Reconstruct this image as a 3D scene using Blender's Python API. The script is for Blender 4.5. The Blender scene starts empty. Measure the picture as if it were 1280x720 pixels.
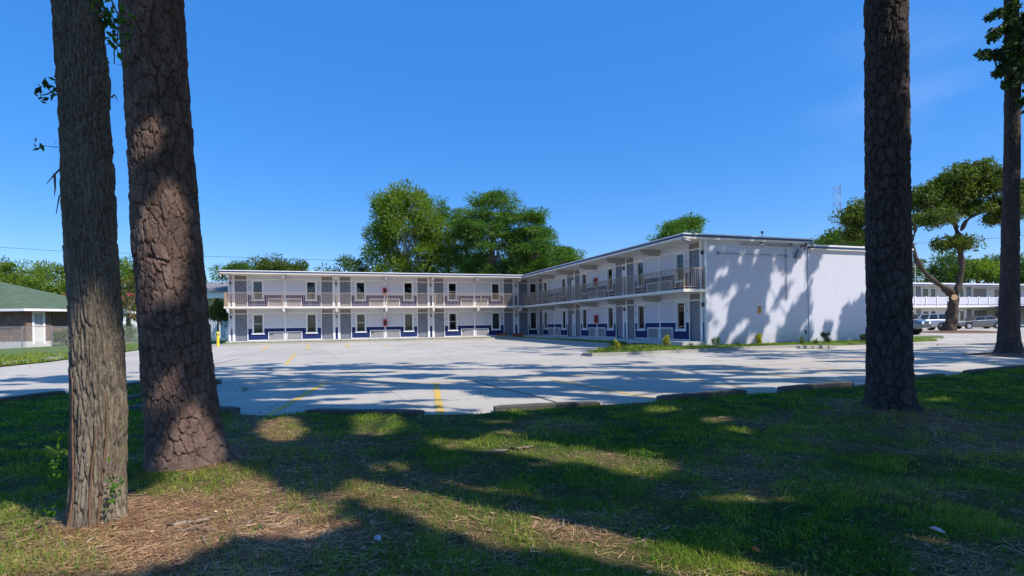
import bpy, math, random
import numpy as np
from mathutils import Vector, Matrix
R = math.radians
rng = np.random.default_rng(7)
random.seed(7)
C = bpy.context.scene.collection

# ------------------------------------------------------------------ camera, sky, sun, exposure
F, TH, Y0, HC = 674.5, 0.0143, 405.8, 1.4          # focal length (px), roll, horizon row, eye height
cam = bpy.data.cameras.new('camera'); co = bpy.data.objects.new('camera', cam); C.objects.link(co)
cam.sensor_width = 36; cam.lens = F / 1280 * 36; cam.shift_y = (Y0 - 360) / 1280; cam.clip_end = 3000; cam.clip_start = .05
ct, st = math.cos(TH), math.sin(TH)
co.matrix_world = Matrix(((ct, st, 0, 0), (0, 0, -1, 0), (-st, ct, 0, HC), (0, 0, 0, 1)))
bpy.context.scene.camera = co
SUN_A, SUN_E = R(-32), R(48)
SV = np.array([math.cos(SUN_E) * math.cos(SUN_A), math.cos(SUN_E) * math.sin(SUN_A), math.sin(SUN_E)])
sl = bpy.data.lights.new('sun', 'SUN'); sl.energy = 4.7; sl.angle = R(.53); sl.color = (1, .93, .84)
so = bpy.data.objects.new('sun', sl); C.objects.link(so)
so.rotation_euler = Vector(SV).to_track_quat('Z', 'Y').to_euler()
w = bpy.data.worlds.new('World'); bpy.context.scene.world = w; w.use_nodes = True
nt = w.node_tree; nt.nodes.clear()
out = nt.nodes.new('ShaderNodeOutputWorld'); bg = nt.nodes.new('ShaderNodeBackground'); sky = nt.nodes.new('ShaderNodeTexSky')
sky.sky_type = 'NISHITA'; sky.sun_disc = False; sky.sun_elevation = SUN_E; sky.sun_rotation = R(90) - SUN_A
sky.altitude = 0; sky.air_density = 1.0; sky.dust_density = .35; sky.ozone_density = 2.5
hs = nt.nodes.new('ShaderNodeHueSaturation'); hs.inputs['Saturation'].default_value = 1.46; hs.inputs['Hue'].default_value = .507
nt.links.new(sky.outputs[0], hs.inputs['Color'])
# thin cirrus wisps low in the sky
tc = nt.nodes.new('ShaderNodeTexCoord'); mp = nt.nodes.new('ShaderNodeMapping'); mp.inputs['Scale'].default_value = (2.2, 2.2, 9)
mp.inputs['Location'].default_value = (.35, .1, .2)
nz = nt.nodes.new('ShaderNodeTexNoise'); nz.inputs['Scale'].default_value = 1.6; nz.inputs['Detail'].default_value = 6
cr = nt.nodes.new('ShaderNodeValToRGB'); cr.color_ramp.elements[0].position = .42; cr.color_ramp.elements[1].position = .75
cr.color_ramp.elements[1].color = (.13, .13, .13, 1)
mx = nt.nodes.new('ShaderNodeMix'); mx.data_type = 'RGBA'
nt.links.new(tc.outputs['Generated'], mp.inputs[0]); nt.links.new(mp.outputs[0], nz.inputs['Vector']); nt.links.new(nz.outputs['Fac'], cr.inputs[0])
def _dirmask(d, w0, w1):
    vm = nt.nodes.new('ShaderNodeVectorMath'); vm.operation = 'DISTANCE'; vm.inputs[1].default_value = d; nt.links.new(tc.outputs['Generated'], vm.inputs[0])
    mr = nt.nodes.new('ShaderNodeMapRange'); mr.inputs['From Min'].default_value = w0; mr.inputs['From Max'].default_value = w1; mr.inputs['To Min'].default_value = 1; mr.inputs['To Max'].default_value = 0; nt.links.new(vm.outputs['Value'], mr.inputs['Value']); return mr.outputs[0]
mk = nt.nodes.new('ShaderNodeMath'); mk.operation = 'MULTIPLY'; nt.links.new(_dirmask((.57, .755, .30), .0, .17), mk.inputs[0]); nt.links.new(cr.outputs[0], mk.inputs[1])
nt.links.new(mk.outputs[0], mx.inputs[0]); fm = nt.nodes.new('ShaderNodeMix'); fm.data_type = 'RGBA'; fm.inputs[0].default_value = .5; fm.inputs[7].default_value = (.5, 1.72, 4.8, 1); nt.links.new(hs.outputs[0], fm.inputs[6]); nt.links.new(fm.outputs[2], mx.inputs[6]); mx.inputs[7].default_value = (6, 6.6, 8, 1)
nt.links.new(mx.outputs[2], bg.inputs[0]); bg.inputs[1].default_value = .165
nt.links.new(bg.outputs[0], out.inputs[0])
sc = bpy.context.scene
sc.view_settings.view_transform = 'Standard'; sc.view_settings.look = 'None'; sc.view_settings.exposure = .25; sc.view_settings.gamma = 1
sc.render.engine = 'CYCLES'; sc.cycles.max_bounces = 6; sc.cycles.transparent_max_bounces = 12

# ------------------------------------------------------------------ layout helpers
def lotz(y): return .2 * min(max((y - 10) / 30, 0), 1) ** 1.3
def ray(px, py):
    u, v = px - 640, Y0 - py
    return (u * ct + v * st, -u * st + v * ct)
def G(px, py, dz=0.):
    """ground point seen at that pixel"""
    a, b = ray(px, py); Y = 20.
    for _ in range(40): Y = .5 * Y + .5 * F * (lotz(Y) + dz - HC) / b
    return Vector((a * Y / F, Y, lotz(Y) + dz))
def AT(px, py, Y):
    a, b = ray(px, py); return Vector((a * Y / F, Y, HC + b * Y / F))
def project(P):
    """numpy (n,3) -> pixel coordinates and depth"""
    P = np.atleast_2d(P); Y = np.maximum(P[:, 1], 1e-3); a = F * P[:, 0] / Y; b = F * (P[:, 2] - HC) / Y
    return 640 + a * ct - b * st, Y0 - (a * st + b * ct), P[:, 1]
def in_poly(x, y, poly):
    x = np.asarray(x); y = np.asarray(y); c = np.zeros(x.shape, bool); n = len(poly)
    for i in range(n):
        x1, y1 = poly[i]; x2, y2 = poly[(i + 1) % n]
        m = ((y1 > y) != (y2 > y)) & (x < (x2 - x1) * (y - y1) / ((y2 - y1) if y2 != y1 else 1e-9) + x1)
        c ^= m
    return c
def vnoise(x, y, seed=0, octaves=4):
    """value noise, numpy"""
    r = np.random.default_rng(seed); T = r.random((256, 256)); o = 0; a = 1; s = 0
    for k in range(octaves):
        xi = np.floor(x).astype(int); yi = np.floor(y).astype(int); fx = x - xi; fy = y - yi
        fx = fx * fx * (3 - 2 * fx); fy = fy * fy * (3 - 2 * fy)
        g = lambda i, j: T[(xi + i) % 256, (yi + j) % 256]
        o = o + a * ((g(0, 0) * (1 - fx) + g(1, 0) * fx) * (1 - fy) + (g(0, 1) * (1 - fx) + g(1, 1) * fx) * fy)
        s += a; a *= .5; x = x * 2 + 17.3; y = y * 2 + 5.1
    return o / s

# ------------------------------------------------------------------ object helpers
def tag(o, label=None, cat=None, group=None, kind=None):
    if label: o['label'] = label
    if cat: o['category'] = cat
    if group: o['group'] = group
    if kind: o['kind'] = kind
    return o
def empty(name, loc=(0, 0, 0), rz=0., label=None, cat=None, group=None, kind=None):
    o = bpy.data.objects.new(name, None); C.objects.link(o); o.location = loc; o.rotation_euler = (0, 0, rz); o.empty_display_size = .3
    return tag(o, label, cat, group, kind)
def link(name, me, mat=None, parent=None, loc=(0, 0, 0), rz=0.):
    o = bpy.data.objects.new(name, me); C.objects.link(o)
    if mat is not None and not me.materials:
        for m in (mat if isinstance(mat, (list, tuple)) else [mat]): me.materials.append(m)
    if parent: o.parent = parent
    o.location = loc; o.rotation_euler = (0, 0, rz)
    return o
def np_mesh(name, V, Q, smooth=False, k=None):
    V = np.ascontiguousarray(V, dtype=np.float32); Q = np.ascontiguousarray(Q, dtype=np.int32); k = Q.shape[1]
    me = bpy.data.meshes.new(name); me.vertices.add(len(V)); me.vertices.foreach_set('co', V.ravel())
    me.loops.add(Q.size); me.loops.foreach_set('vertex_index', Q.ravel())
    me.polygons.add(len(Q)); me.polygons.foreach_set('loop_start', np.arange(0, Q.size, k, dtype=np.int32))
    me.polygons.foreach_set('loop_total', np.full(len(Q), k, dtype=np.int32))
    if smooth: me.polygons.foreach_set('use_smooth', np.ones(len(Q), bool))
    me.update(calc_edges=True); return me
def fattr(me, name, arr):
    a = me.attributes.new(name, 'FLOAT', 'POINT'); a.data.foreach_set('value', np.ascontiguousarray(arr, dtype=np.float32))
class MB:
    def __init__(s): s.v = []; s.f = []
    def add(s, vs, fs):
        n = len(s.v); s.v += [tuple(p) for p in vs]; s.f += [tuple(i + n for i in f) for f in fs]; return s
    def box(s, x0, x1, y0, y1, z0, z1):
        vs = [(x0, y0, z0), (x1, y0, z0), (x1, y1, z0), (x0, y1, z0), (x0, y0, z1), (x1, y0, z1), (x1, y1, z1), (x0, y1, z1)]
        return s.add(vs, [(0, 3, 2, 1), (4, 5, 6, 7), (0, 1, 5, 4), (1, 2, 6, 5), (2, 3, 7, 6), (3, 0, 4, 7)])
    def prism(s, poly, z0, z1):
        n = len(poly); vs = [(p[0], p[1], z0) for p in poly] + [(p[0], p[1], z1) for p in poly]
        return s.add(vs, [tuple(range(n))[::-1], tuple(range(n, 2 * n))] + [(i, (i + 1) % n, n + (i + 1) % n, n + i) for i in range(n)])
    def tube(s, pts, rad, n=6, cap=True):
        pts = [Vector(p) for p in pts]; rad = rad if isinstance(rad, (list, tuple)) else [rad] * len(pts); b = len(s.v)
        for i, p in enumerate(pts):
            d = (pts[min(i + 1, len(pts) - 1)] - pts[max(i - 1, 0)]); d = d.normalized() if d.length > 0 else Vector((0, 0, 1))
            up = Vector((1, 0, 0)) if abs(d.x) < .9 else Vector((0, 1, 0)); a = d.cross(up).normalized(); c = d.cross(a)
            for k in range(n):
                t = 2 * math.pi * k / n; q = p + (a * math.cos(t) + c * math.sin(t)) * rad[i]; s.v.append(tuple(q))
        for i in range(len(pts) - 1):
            for k in range(n):
                k2 = (k + 1) % n; s.f.append((b + i * n + k, b + i * n + k2, b + (i + 1) * n + k2, b + (i + 1) * n + k))
        if cap: s.f.append(tuple(b + k for k in range(n))[::-1]); s.f.append(tuple(b + (len(pts) - 1) * n + k for k in range(n)))
        return s
    def cyl(s, p, axis, r, h, n=16):
        p = Vector(p); a = {'x': Vector((1, 0, 0)), 'y': Vector((0, 1, 0)), 'z': Vector((0, 0, 1))}[axis]
        return s.tube([p, p + a * h], r, n)
    def mesh(s, name, smooth=False):
        me = bpy.data.meshes.new(name); me.from_pydata(s.v, [], s.f); me.validate()
        if smooth: me.polygons.foreach_set('use_smooth', [True] * len(me.polygons))
        me.update(); return me
    def build(s, name, mat, parent=None, loc=(0, 0, 0), rz=0., smooth=False): return link(name, s.mesh(name, smooth), mat, parent, loc, rz)
def box(name, mat, parent, *a, loc=(0, 0, 0), rz=0.): return MB().box(*a).build(name, mat, parent, loc, rz)

# ------------------------------------------------------------------ materials
def new_mat(name):
    m = bpy.data.materials.new(name); m.use_nodes = True; n = m.node_tree; n.nodes.clear()
    o = n.nodes.new('ShaderNodeOutputMaterial'); p = n.nodes.new('ShaderNodeBsdfPrincipled'); n.links.new(p.outputs[0], o.inputs[0]); return m, n, p, o
def noise(n, scale, detail=4, vec=None, rough=.55, sc=None):
    if sc is not None:
        mp = n.nodes.new('ShaderNodeMapping'); mp.inputs['Scale'].default_value = sc; n.links.new(vec, mp.inputs[0]); vec = mp.outputs[0]
    t = n.nodes.new('ShaderNodeTexNoise'); t.inputs['Scale'].default_value = scale; t.inputs['Detail'].default_value = detail; t.inputs['Roughness'].default_value = rough
    if vec is not None: n.links.new(vec, t.inputs['Vector'])
    return t.outputs['Fac']
def ramp(n, fac, stops):
    r = n.nodes.new('ShaderNodeValToRGB'); e = r.color_ramp.elements
    while len(e) < len(stops): e.new(.5)
    for i, (p, c) in enumerate(stops): e[i].position = p; e[i].color = (*c, 1) if len(c) == 3 else c
    n.links.new(fac, r.inputs[0]); return r.outputs[0]
def mixc(n, fac, a, b, mode='MIX'):
    m = n.nodes.new('ShaderNodeMix'); m.data_type = 'RGBA'; m.blend_type = mode
    for i, v in ((0, fac), (6, a), (7, b)):
        if isinstance(v, (int, float)): m.inputs[i].default_value = v
        elif isinstance(v, tuple): m.inputs[i].default_value = (*v, 1) if len(v) == 3 else v
        else: n.links.new(v, m.inputs[i])
    return m.outputs[2]
def bump(n, p, h, strength=.3, dist=.02):
    b = n.nodes.new('ShaderNodeBump'); b.inputs['Strength'].default_value = strength; b.inputs['Distance'].default_value = dist
    n.links.new(h, b.inputs['Height']); n.links.new(b.outputs[0], p.inputs['Normal'])
def pos(n): return n.nodes.new('ShaderNodeNewGeometry').outputs['Position']
def objc(n): return n.nodes.new('ShaderNodeTexCoord').outputs['Object']
def attr(n, name): a = n.nodes.new('ShaderNodeAttribute'); a.attribute_name = name; return a.outputs['Fac']
def cmul(c, k): return tuple(min(1, x * k) for x in c)
def paint(name, col, rough=.6, var=.12, scale=3, bmp=.0, metal=0., fine=40):
    m, n, p, o = new_mat(name); P = pos(n)
    f = noise(n, scale, 5, P); c = ramp(n, f, [(.3, cmul(col, 1 - var)), (.7, cmul(col, 1 + var))])
    n.links.new(c, p.inputs['Base Color']); p.inputs['Roughness'].default_value = rough; p.inputs['Metallic'].default_value = metal
    if bmp: bump(n, p, noise(n, fine, 3, P), bmp, .01)
    return m
M = {}
M['white'] = paint('white_trim_paint', (.82, .81, .80), .5, .05)
M['wall'] = paint('pale_lavender_wall_paint', (.60, .60, .66), .7, .04, 1.2, .1)
M['soffit'] = paint('cream_soffit_paint', (.74, .68, .60), .7, .06)
M['beam'] = paint('beige_beam_paint', (.46, .42, .37), .7, .06)
M['door'] = paint('grey_door_paint', (.17, .18, .22), .45, .08)
M['taupe'] = paint('taupe_transom', (.22, .19, .18), .6, .1)
M['beige'] = paint('beige_railing_paint', (.36, .27, .19), .55, .1)
M['fasciablue'] = paint('navy_fascia_paint', (.022, .042, .14), .4, .1)
M['wire'] = paint('galvanised_wire', (.5, .5, .5), .5, .05)
M['dark'] = paint('black_metal', (.02, .02, .022), .4, .2)
M['grey'] = paint('grey_metal', (.25, .26, .28), .45, .1, metal=.3)
M['grille'] = paint('grey_air_conditioner_louvre', (.42, .41, .42), .5, .1)
M['red'] = paint('red_cabinet', (.55, .02, .025), .35, .08)
M['yellow'] = paint('yellow_bollard', (.8, .62, .03), .5, .08)
M['roof'] = paint('white_roof_membrane', (.75, .75, .75), .6, .06)
M['interior'] = paint('dark_room', (.05, .05, .05), .9, .1)
M['curtain'] = paint('grey_green_curtain', (.16, .19, .18), .8, .2, 14)
M['curtain_tan'] = paint('tan_curtain', (.5, .38, .22), .8, .1, 14)
M['terracotta'] = paint('terracotta_planter', (.42, .12, .06), .8, .15)
M['wood'] = paint('weathered_wood', (.32, .25, .19), .85, .25, 8, .3)
M['pole'] = paint('grey_pole', (.33, .29, .27), .8, .15, 3)
M['tire'] = paint('tyre_rubber', (.02, .02, .02), .8, .1)
M['rim'] = paint('alloy_rim', (.55, .55, .56), .3, .05, metal=.8)
M['redlens'] = paint('red_lens', (.5, .01, .01), .15, .05)
M['clearlens'] = paint('clear_lens', (.75, .78, .8), .1, .05)
M['soil'] = paint('brown_mulch', (.16, .08, .045), .95, .35, 9, .5)
def carpaint(name, col, metal=.5):
    m, n, p, o = new_mat(name); p.inputs['Base Color'].default_value = (*col, 1); p.inputs['Metallic'].default_value = metal; p.inputs['Roughness'].default_value = .28
    p.inputs['Coat Weight'].default_value = 1; p.inputs['Coat Roughness'].default_value = .05; return m
def glass(name, tint=(.55, .6, .62), alpha=.55):
    m, n, p, o = new_mat(name); n.nodes.remove(p)
    g = n.nodes.new('ShaderNodeBsdfGlossy'); g.inputs['Roughness'].default_value = .03; g.inputs[0].default_value = (.9, .93, .95, 1)
    t = n.nodes.new('ShaderNodeBsdfTransparent'); t.inputs[0].default_value = (*tint, 1); fr = n.nodes.new('ShaderNodeFresnel'); fr.inputs[0].default_value = 1.6
    mx = n.nodes.new('ShaderNodeMixShader'); n.links.new(fr.outputs[0], mx.inputs[0]); n.links.new(t.outputs[0], mx.inputs[1]); n.links.new(g.outputs[0], mx.inputs[2]); n.links.new(mx.outputs[0], o.inputs[0]); return m
M['glass'] = glass('window_glass')
M['carglass'] = paint('car_glass', (.02, .025, .03), .08, .05)
# blue siding with vertical grooves
m, n, p, o = new_mat('navy_vertical_siding'); P = objc(n)
wv = n.nodes.new('ShaderNodeTexWave'); wv.bands_direction = 'X'; wv.inputs['Scale'].default_value = 2.6; n.links.new(P, wv.inputs['Vector'])
n.links.new(ramp(n, noise(n, 3, 4, pos(n)), [(.3, (.010, .022, .105)), (.7, (.016, .032, .14))]), p.inputs['Base Color']); p.inputs['Roughness'].default_value = .6; p.inputs['Specular IOR Level'].default_value = .25
bump(n, p, ramp(n, wv.outputs['Fac'], [(0, (0, 0, 0)), (.12, (1, 1, 1))]), .6, .02); M['blue'] = m
# painted block
m, n, p, o = new_mat('painted_concrete_block'); P = objc(n)
mp = n.nodes.new('ShaderNodeMapping'); mp.inputs['Rotation'].default_value = (R(90), 0, 0); n.links.new(P, mp.inputs[0])
bk = n.nodes.new('ShaderNodeTexBrick'); n.links.new(mp.outputs[0], bk.inputs['Vector']); bk.inputs['Scale'].default_value = 1
bk.inputs['Brick Width'].default_value = .4; bk.inputs['Row Height'].default_value = .2; bk.inputs['Mortar Size'].default_value = .006; bk.inputs['Mortar Smooth'].default_value = .3
bk.inputs['Color1'].default_value = (.575, .575, .65, 1); bk.inputs['Color2'].default_value = (.59, .59, .665, 1); bk.inputs['Mortar'].default_value = (.55, .55, .62, 1)
st_ = noise(n, .8, 5, P, sc=(3, 3, .5)); cc = mixc(n, ramp(n, st_, [(.45, (0, 0, 0)), (.8, (.25, .25, .25))]), bk.outputs['Color'], (.5, .5, .52))
sx = n.nodes.new('ShaderNodeSeparateXYZ'); n.links.new(P, sx.inputs[0]); mr = n.nodes.new('ShaderNodeMapRange'); mr.inputs['From Min'].default_value = -.4; mr.inputs['From Max'].default_value = .45; mr.inputs['To Min'].default_value = 1; mr.inputs['To Max'].default_value = 0; n.links.new(sx.outputs[2], mr.inputs['Value'])
cc = mixc(n, mixc(n, 1., mr.outputs[0], ramp(n, noise(n, 2.5, 6, P, .7), [(.35, (0, 0, 0)), (.7, (.8, .8, .8))]), 'MULTIPLY'), cc, (.33, .30, .25))
n.links.new(cc, p.inputs['Base Color']); p.inputs['Roughness'].default_value = .75
bump(n, p, ramp(n, bk.outputs['Fac'], [(0, (1, 1, 1)), (1, (0, 0, 0))]), .25, .01); M['block'] = m
# concrete
def concrete(name, a, b, per=.06, stains=False):
    m, n, p, o = new_mat(name); P = pos(n)
    f = noise(n, .35, 7, P, .6); f2 = noise(n, 14, 5, P, .7); f3 = noise(n, 1.3, 6, P, .65, sc=(.3, 1.5, 1))
    c = ramp(n, f, [(.3, a), (.7, b)]); c = mixc(n, .35, c, ramp(n, f2, [(.3, cmul(a, .7)), (.7, cmul(b, 1.15))]))
    c = mixc(n, ramp(n, f3, [(.55, (0, 0, 0)), (.75, (.5, .5, .5))]), c, cmul(a, .68))
    if stains:
        v = n.nodes.new('ShaderNodeTexVoronoi'); v.inputs['Scale'].default_value = .42; v.inputs['Randomness'].default_value = 1; n.links.new(P, v.inputs['Vector'])
        sp_ = ramp(n, v.outputs['Distance'], [(.0, (.8, .8, .8)), (.12, (.5, .5, .5)), (.26, (0, 0, 0))]); c = mixc(n, mixc(n, 1., sp_, ramp(n, noise(n, 2.2, 6, P, .7), [(.45, (0, 0, 0)), (.65, (1, 1, 1))]), 'MULTIPLY'), c, cmul(a, .38))
        c = mixc(n, ramp(n, noise(n, .5, 5, P, .6, sc=(2.5, .25, 1)), [(.56, (0, 0, 0)), (.68, (.22, .22, .22))]), c, cmul(a, .5))
        v2 = n.nodes.new('ShaderNodeTexVoronoi'); v2.feature = 'DISTANCE_TO_EDGE'; v2.inputs['Scale'].default_value = .16; nn = n.nodes.new('ShaderNodeTexNoise'); nn.inputs['Scale'].default_value = 1.5; nn.inputs['Detail'].default_value = 6; n.links.new(P, nn.inputs['Vector'])
        va = n.nodes.new('ShaderNodeVectorMath'); va.operation = 'ADD'; n.links.new(P, va.inputs[0]); n.links.new(nn.outputs['Color'], va.inputs[1]); n.links.new(va.outputs[0], v2.inputs['Vector'])
        c = mixc(n, ramp(n, v2.outputs['Distance'], [(0, (.75, .75, .75)), (.0022, (0, 0, 0))]), c, (.09, .08, .07))
    oi = n.nodes.new('ShaderNodeObjectInfo'); c = mixc(n, 1., c, ramp(n, oi.outputs['Random'], [(0, (1 - per,) * 3), (1, (1, 1, 1))]), 'MULTIPLY')
    n.links.new(c, p.inputs['Base Color']); p.inputs['Roughness'].default_value = .9; bump(n, p, f2, .25, .01); return m
M['lot'] = concrete('worn_concrete', (.415, .38, .32), (.545, .50, .425), .09, True)
M['kerb'] = concrete('kerb_concrete', (.33, .31, .27), (.48, .45, .39), .15)
M['stop'] = concrete('mossy_wheel_stop', (.06, .055, .045), (.15, .14, .115), .2)
M['walk'] = concrete('walkway_concrete', (.5, .49, .47), (.62, .6, .58))
m, n, p, o = new_mat('worn_yellow_paint'); P = pos(n); f = noise(n, 5, 8, P, .75)
n.links.new(mixc(n, ramp(n, f, [(.42, (0, 0, 0)), (.6, (1, 1, 1))]), (.72, .42, .015), (.5, .40, .2)), p.inputs['Base Color']); p.inputs['Roughness'].default_value = .8; M['stripe'] = m
m, n, p, o = new_mat('faded_yellow_paint'); P = pos(n); f = noise(n, 4, 8, P, .75)
n.links.new(mixc(n, ramp(n, f, [(.42, (0, 0, 0)), (.62, (1, 1, 1))]), (.64, .40, .06), (.5, .42, .27)), p.inputs['Base Color']); p.inputs['Roughness'].default_value = .85; M['stripe_faded'] = m
# lawn soil
m, n, p, o = new_mat('lawn_ground'); P = pos(n); g = attr(n, 'grass')
straw = ramp(n, noise(n, 22, 8, P, .8), [(.25, (.09, .046, .025)), (.5, (.24, .135, .075)), (.75, (.42, .27, .16))])
gr = ramp(n, noise(n, 18, 8, P, .8), [(.3, (.02, .045, .008)), (.7, (.06, .12, .02))])
n.links.new(mixc(n, g, straw, gr), p.inputs['Base Color']); p.inputs['Roughness'].default_value = .95; p.inputs['Specular IOR Level'].default_value = .1
bump(n, p, noise(n, 35, 8, P, .8), .8, .04); M['lawn'] = m
m, n, p, o = new_mat('far_ground'); P = pos(n)
n.links.new(ramp(n, noise(n, .6, 8, P, .7), [(.35, (.06, .085, .02)), (.6, (.12, .14, .045)), (.75, (.2, .16, .09))]), p.inputs['Base Color']); p.inputs['Roughness'].default_value = .95; M['field'] = m
# leaves
def leafmat(name, a, b, trans=.3, rough=.5, scale=.9, spec=.25, lo=.6, hi=1.35):
    m, n, p, o = new_mat(name); P = pos(n); gi = n.nodes.new('ShaderNodeNewGeometry')
    c = ramp(n, noise(n, scale, 3, P), [(.3, a), (.7, b)])
    c = mixc(n, 1., c, ramp(n, gi.outputs['Random Per Island'], [(0, (lo, lo, lo)), (1, (hi, hi, hi * .93))]), 'MULTIPLY')
    n.links.new(c, p.inputs['Base Color']); p.inputs['Roughness'].default_value = rough; p.inputs['Specular IOR Level'].default_value = spec
    t = n.nodes.new('ShaderNodeBsdfTranslucent'); n.links.new(mixc(n, 1., c, (1.3, 1.5, .5), 'MULTIPLY'), t.inputs[0])
    mx = n.nodes.new('ShaderNodeMixShader'); mx.inputs[0].default_value = trans; n.links.new(p.outputs[0], mx.inputs[1]); n.links.new(t.outputs[0], mx.inputs[2]); n.links.new(mx.outputs[0], o.inputs[0]); return m
M['leaf_bright'] = leafmat('bright_broad_leaves', (.11, .19, .022), (.21, .28, .04), .42)
M['leaf_mid'] = leafmat('green_broad_leaves', (.055, .12, .022), (.11, .18, .032), .38)
M['leaf_dark'] = leafmat('dark_broad_leaves', (.02, .045, .014), (.045, .08, .022), .25)
M['needle'] = leafmat('pine_needles', (.06, .145, .025), (.13, .22, .04), .4)
M['oakleaf'] = leafmat('olive_oak_leaves', (.065, .105, .018), (.13, .165, .03), .38)
M['myrtle'] = leafmat('myrtle_leaves', (.09, .12, .03), (.2, .13, .05), .3, scale=1.5)
M['pink'] = leafmat('pink_blossom', (.5, .08, .14), (.65, .14, .22), .3)
M['yleaf'] = leafmat('yellow_shrub_leaves', (.35, .36, .03), (.5, .42, .05), .35, scale=6)
M['agave'] = leafmat('grey_green_blades', (.09, .15, .06), (.17, .22, .10), .2, scale=6)
M['brownleaf'] = leafmat('dry_leaves', (.18, .10, .055), (.38, .25, .15), .1, scale=9, spec=.2)
M['straw'] = leafmat('pine_straw', (.33, .18, .095), (.62, .42, .24), .1, scale=5, spec=.2, lo=.35, hi=1.9)
def grassmat():
    m, n, p, o = new_mat('grass_blades'); P = pos(n); gi = n.nodes.new('ShaderNodeNewGeometry')
    c = ramp(n, noise(n, 1.1, 4, P), [(.3, (.08, .19, .018)), (.5, (.16, .28, .03)), (.68, (.36, .38, .07))])
    c = mixc(n, attr(n, 'dry'), c, (.36, .29, .12))
    c = mixc(n, 1., c, ramp(n, gi.outputs['Random Per Island'], [(0, (.6, .65, .6)), (1, (1.4, 1.3, 1.2))]), 'MULTIPLY')
    n.links.new(c, p.inputs['Base Color']); p.inputs['Roughness'].default_value = .6; p.inputs['Specular IOR Level'].default_value = .12
    t = n.nodes.new('ShaderNodeBsdfTranslucent'); n.links.new(mixc(n, 1., c, (1.2, 1.5, .5), 'MULTIPLY'), t.inputs[0])
    mx = n.nodes.new('ShaderNodeMixShader'); mx.inputs[0].default_value = .35; n.links.new(p.outputs[0], mx.inputs[1]); n.links.new(t.outputs[0], mx.inputs[2]); n.links.new(mx.outputs[0], o.inputs[0]); return m
M['grass'] = grassmat()
def barkmat(name, a, b, c, sc=(1, 1, .25), use_tone=True):
    m, n, p, o = new_mat(name); P = objc(n)
    f = noise(n, 9, 8, P, .7, sc=sc); f2 = noise(n, 70, 6, P, .75, sc=(1, 1, .5)); f3 = noise(n, 1.6, 3, P)
    col = ramp(n, f, [(.28, a), (.52, b), (.78, c)])
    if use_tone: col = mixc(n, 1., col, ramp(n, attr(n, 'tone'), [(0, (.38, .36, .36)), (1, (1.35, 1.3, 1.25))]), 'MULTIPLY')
    col = mixc(n, ramp(n, f2, [(.4, (0, 0, 0)), (.75, (.6, .6, .6))]), col, cmul(c, 1.25))
    col = mixc(n, ramp(n, f3, [(.5, (0, 0, 0)), (.7, (.35, .35, .35))]), col, cmul(a, 1.3))
    n.links.new(col, p.inputs['Base Color']); p.inputs['Roughness'].default_value = .92; p.inputs['Specular IOR Level'].default_value = .15
    bump(n, p, f2, .7, .012); return m
M['pinebark'] = barkmat('plated_pine_bark', (.055, .036, .03), (.13, .085, .068), (.26, .19, .155))
M['pinebark_grey'] = barkmat('grey_pine_bark', (.035, .027, .026), (.07, .055, .052), (.12, .10, .095))
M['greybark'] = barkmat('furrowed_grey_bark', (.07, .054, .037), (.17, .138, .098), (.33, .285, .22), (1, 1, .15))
M['bark'] = barkmat('brown_bark', (.09, .07, .055), (.17, .135, .105), (.26, .21, .17), use_tone=False)
M['oakbark'] = barkmat('dark_oak_bark', (.035, .026, .02), (.075, .057, .043), (.14, .11, .085), use_tone=False)
M['palebark'] = barkmat('pale_branch_bark', (.28, .25, .22), (.42, .39, .35), (.55, .52, .48), use_tone=False)
m, n, p, o = new_mat('cut_wood'); P = objc(n); n.links.new(ramp(n, noise(n, 8, 4, P), [(.3, (.55, .3, .12)), (.7, (.75, .5, .25))]), p.inputs['Base Color']); M['cut'] = m
# house shingles
m, n, p, o = new_mat('brown_wood_shingles'); P = objc(n); mp = n.nodes.new('ShaderNodeMapping'); mp.inputs['Rotation'].default_value = (R(90), 0, 0); n.links.new(P, mp.inputs[0])
bk = n.nodes.new('ShaderNodeTexBrick'); n.links.new(mp.outputs[0], bk.inputs['Vector']); bk.inputs['Scale'].default_value = 1; bk.inputs['Brick Width'].default_value = .28
bk.inputs['Row Height'].default_value = .2; bk.inputs['Mortar Size'].default_value = .015; bk.inputs['Color1'].default_value = (.14, .075, .05, 1); bk.inputs['Color2'].default_value = (.27, .165, .12, 1); bk.inputs['Mortar'].default_value = (.05, .035, .03, 1)
n.links.new(mixc(n, .4, bk.outputs['Color'], ramp(n, noise(n, 7, 6, P, .7), [(.3, (.08, .055, .045)), (.7, (.32, .25, .21))])), p.inputs['Base Color']); p.inputs['Roughness'].default_value = .9
bump(n, p, ramp(n, bk.outputs['Fac'], [(0, (1, 1, 1)), (1, (0, 0, 0))]), .8, .03); M['shingle'] = m
M['greenroof'] = paint('green_asphalt_shingles', (.085, .125, .07), .9, .18, 1.5, .4)
M['greyroof'] = paint('grey_asphalt_shingles', (.2, .2, .21), .9, .15, 2, .3)
M['brick_pillar'] = paint('stone_pillar', (.28, .2, .16), .85, .5, 5, .5)

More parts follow.
